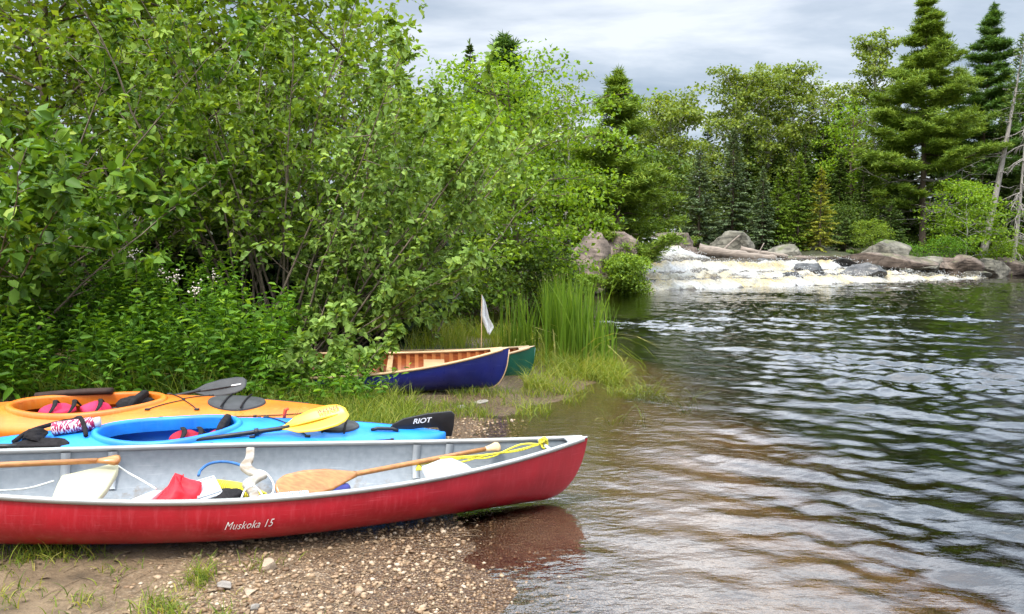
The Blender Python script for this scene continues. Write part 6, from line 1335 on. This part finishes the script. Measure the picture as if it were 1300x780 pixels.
rope('strap_loop', 'black webbing strap looped over the left end of the blue kayak', [on_deck(KB, BK, x, y, dz) for x, y, dz in ((-1.16, -0.10, 0.015), (-1.12, 0.02, 0.03), (-1.0, 0.10, 0.05), (-0.90, 0.12, 0.06), (-0.84, 0.06, 0.085), (-0.80, 0.0, 0.09), (-0.76, -0.06, 0.05), (-0.74, -0.1, 0.01))], 0.014, M_FABRIC, 40, 'strap')
kayak_paddle('dark paddle blade lying on the blue kayak by the red canoe rail', P(-170, 570, 4.30), P(10, 566.5, 4.42), P(88, 566, 4.50), (0.0, -0.5, 0.86), 0.075, M_FABRIC)

# ---- the blue and the green wood canoes under the bushes
def wood_canoe(label, h, pose, paint):
    t = thing('wooden_canoe', label, 'canoe'); euler_pose(t, *pose)
    mb = MB(); hull_mesh(mb, h); mb.build('hull', paint, t, True)
    mb = MB(); hull_mesh(mb, h, 0.008, umax=0.985, tmax=0.995); mb.build('planking', M_CEDAR, t, True)
    mb = MB()
    for u in np.arange(-0.90, 0.901, 0.040):
        tt = np.linspace(-0.985, 0.985, 25); w = 0.020
        for q in (0.014,): A = h.pt(np.full(25, u), tt, q); V = np.concatenate([A + [-w, 0, 0], A + [w, 0, 0]]); mb.add(V, np.stack([np.arange(24), np.arange(24) + 1, 26 + np.arange(24), 25 + np.arange(24)], 1))
    mb.build('rib_lining', M_CEDARRIB, t, True)
    for sd in (-1, 1): mb = MB(); rail(mb, h, sd, 0.034, 0.022, 0.97, 0.006, -0.004); mb.build('gunwale', M_WOODPALE, t)
    for sg in (-1, 1): mb = MB(); deck(mb, h, sg, 0.085, 0.010); mb.build('deck_plate', M_WOODPALE, t, True)
    u = np.full(17, 1.0); c = h.pt(1.0, np.linspace(0.0, 1.0, 17)); c[:, 1] = 0; mb = MB(); tube(mb, h.pt(np.linspace(0.80, 1.0, 30), np.zeros(30)) + [0.004, 0, -0.004], 0.007, 6); mb.build('stem_band', M_WOODPALE if paint is M_NAVY else paint, t, True)
    for u in (-0.40, 0.0, 0.46):
        a, b = h.pt(u, -0.99), h.pt(u, 0.99); mb = MB(); box(mb, (a + b) / 2 - [0, 0, 0.016], (0.055, np.linalg.norm(b - a) - 0.05, 0.018)); o = mb.build('thwart', M_WOODPALE, t); bevel(o, 0.005)
    for u in (-0.62, 0.66):
        a, b = h.pt(abs(u) + 0.05, -0.62), h.pt(abs(u) + 0.05, 0.62); mb = MB(); zt = h.pt(u, 1.0)[2] - 0.06; box(mb, (h.pt(u, 0)[0], 0, zt), (0.22, np.linalg.norm(b - a) - 0.05, 0.02)); o = mb.build('seat', M_WOODPALE, t); bevel(o, 0.005)
    return t
def place_bow(h, bow, yaw, pitch):
    """Pose that puts the bow tip at a world point."""
    R = Matrix.Rotation(yaw, 4, 'Z') @ Matrix.Rotation(pitch, 4, 'Y'); R = R @ Matrix.Rotation(0.15, 4, 'X'); tip = R @ Vector(h.pt(1.0, 1.0)); return (Vector(bow) - tip, yaw, pitch, 0.15)
HW = Hull(4.6, 0.86, 0.28, 0.46, 2.2, 2.6, 0.03, 0.90)
wood_canoe('navy blue wooden canoe with its bow out of the bushes', HW, place_bow(HW, P(646, 442, 7.75), math.radians(7), 0.012), M_NAVY)
wood_canoe('dark green wooden canoe half hidden behind the navy blue one', HW, place_bow(HW, P(679, 440, 8.75), math.radians(5), 0.010), M_GREEN)
def flag():
    a = P(611, 458, 7.95); t = thing('flag', 'small white flag hanging limp from a thin stick in the blue canoe', 'flag', a); H_ = P(612, 374, 7.95).z - a.z; mb = MB(); tube(mb, [(0, 0, -0.22), (0.004, 0, H_ * 0.5), (0.008, 0, H_)], [0.007, 0.006, 0.005], 6); mb.build('stick', M_WOODPALE, t, True)
    # limp cloth: folds hanging from the stick's top
    m, n = 22, 13; V = []
    top, bot = H_ * 0.985, H_ * 0.40
    for i in range(m):
        s = i / (m - 1); w = np.interp(s, [0, 0.15, 0.5, 0.8, 1], [0.012, 0.045, 0.085, 0.10, 0.015]); x0 = np.interp(s, [0, 0.55, 1], [0.004, -0.005, 0.075])
        for j in range(n): k = j / (n - 1); V.append([x0 + w * k, 0.028 * math.sin(k * 9 + s * 3) * min(1, s * 4) * (1 - 0.5 * s), top + (bot - top) * s + 0.01 * math.sin(k * 6)])
    mb = MB(); f = grid_faces(m, n); mb.add(np.array(V), f); o = mb.build('cloth', M_WHITECLOTH, t, True); so = o.modifiers.new('thick', 'SOLIDIFY'); so.thickness = 0.003
flag()
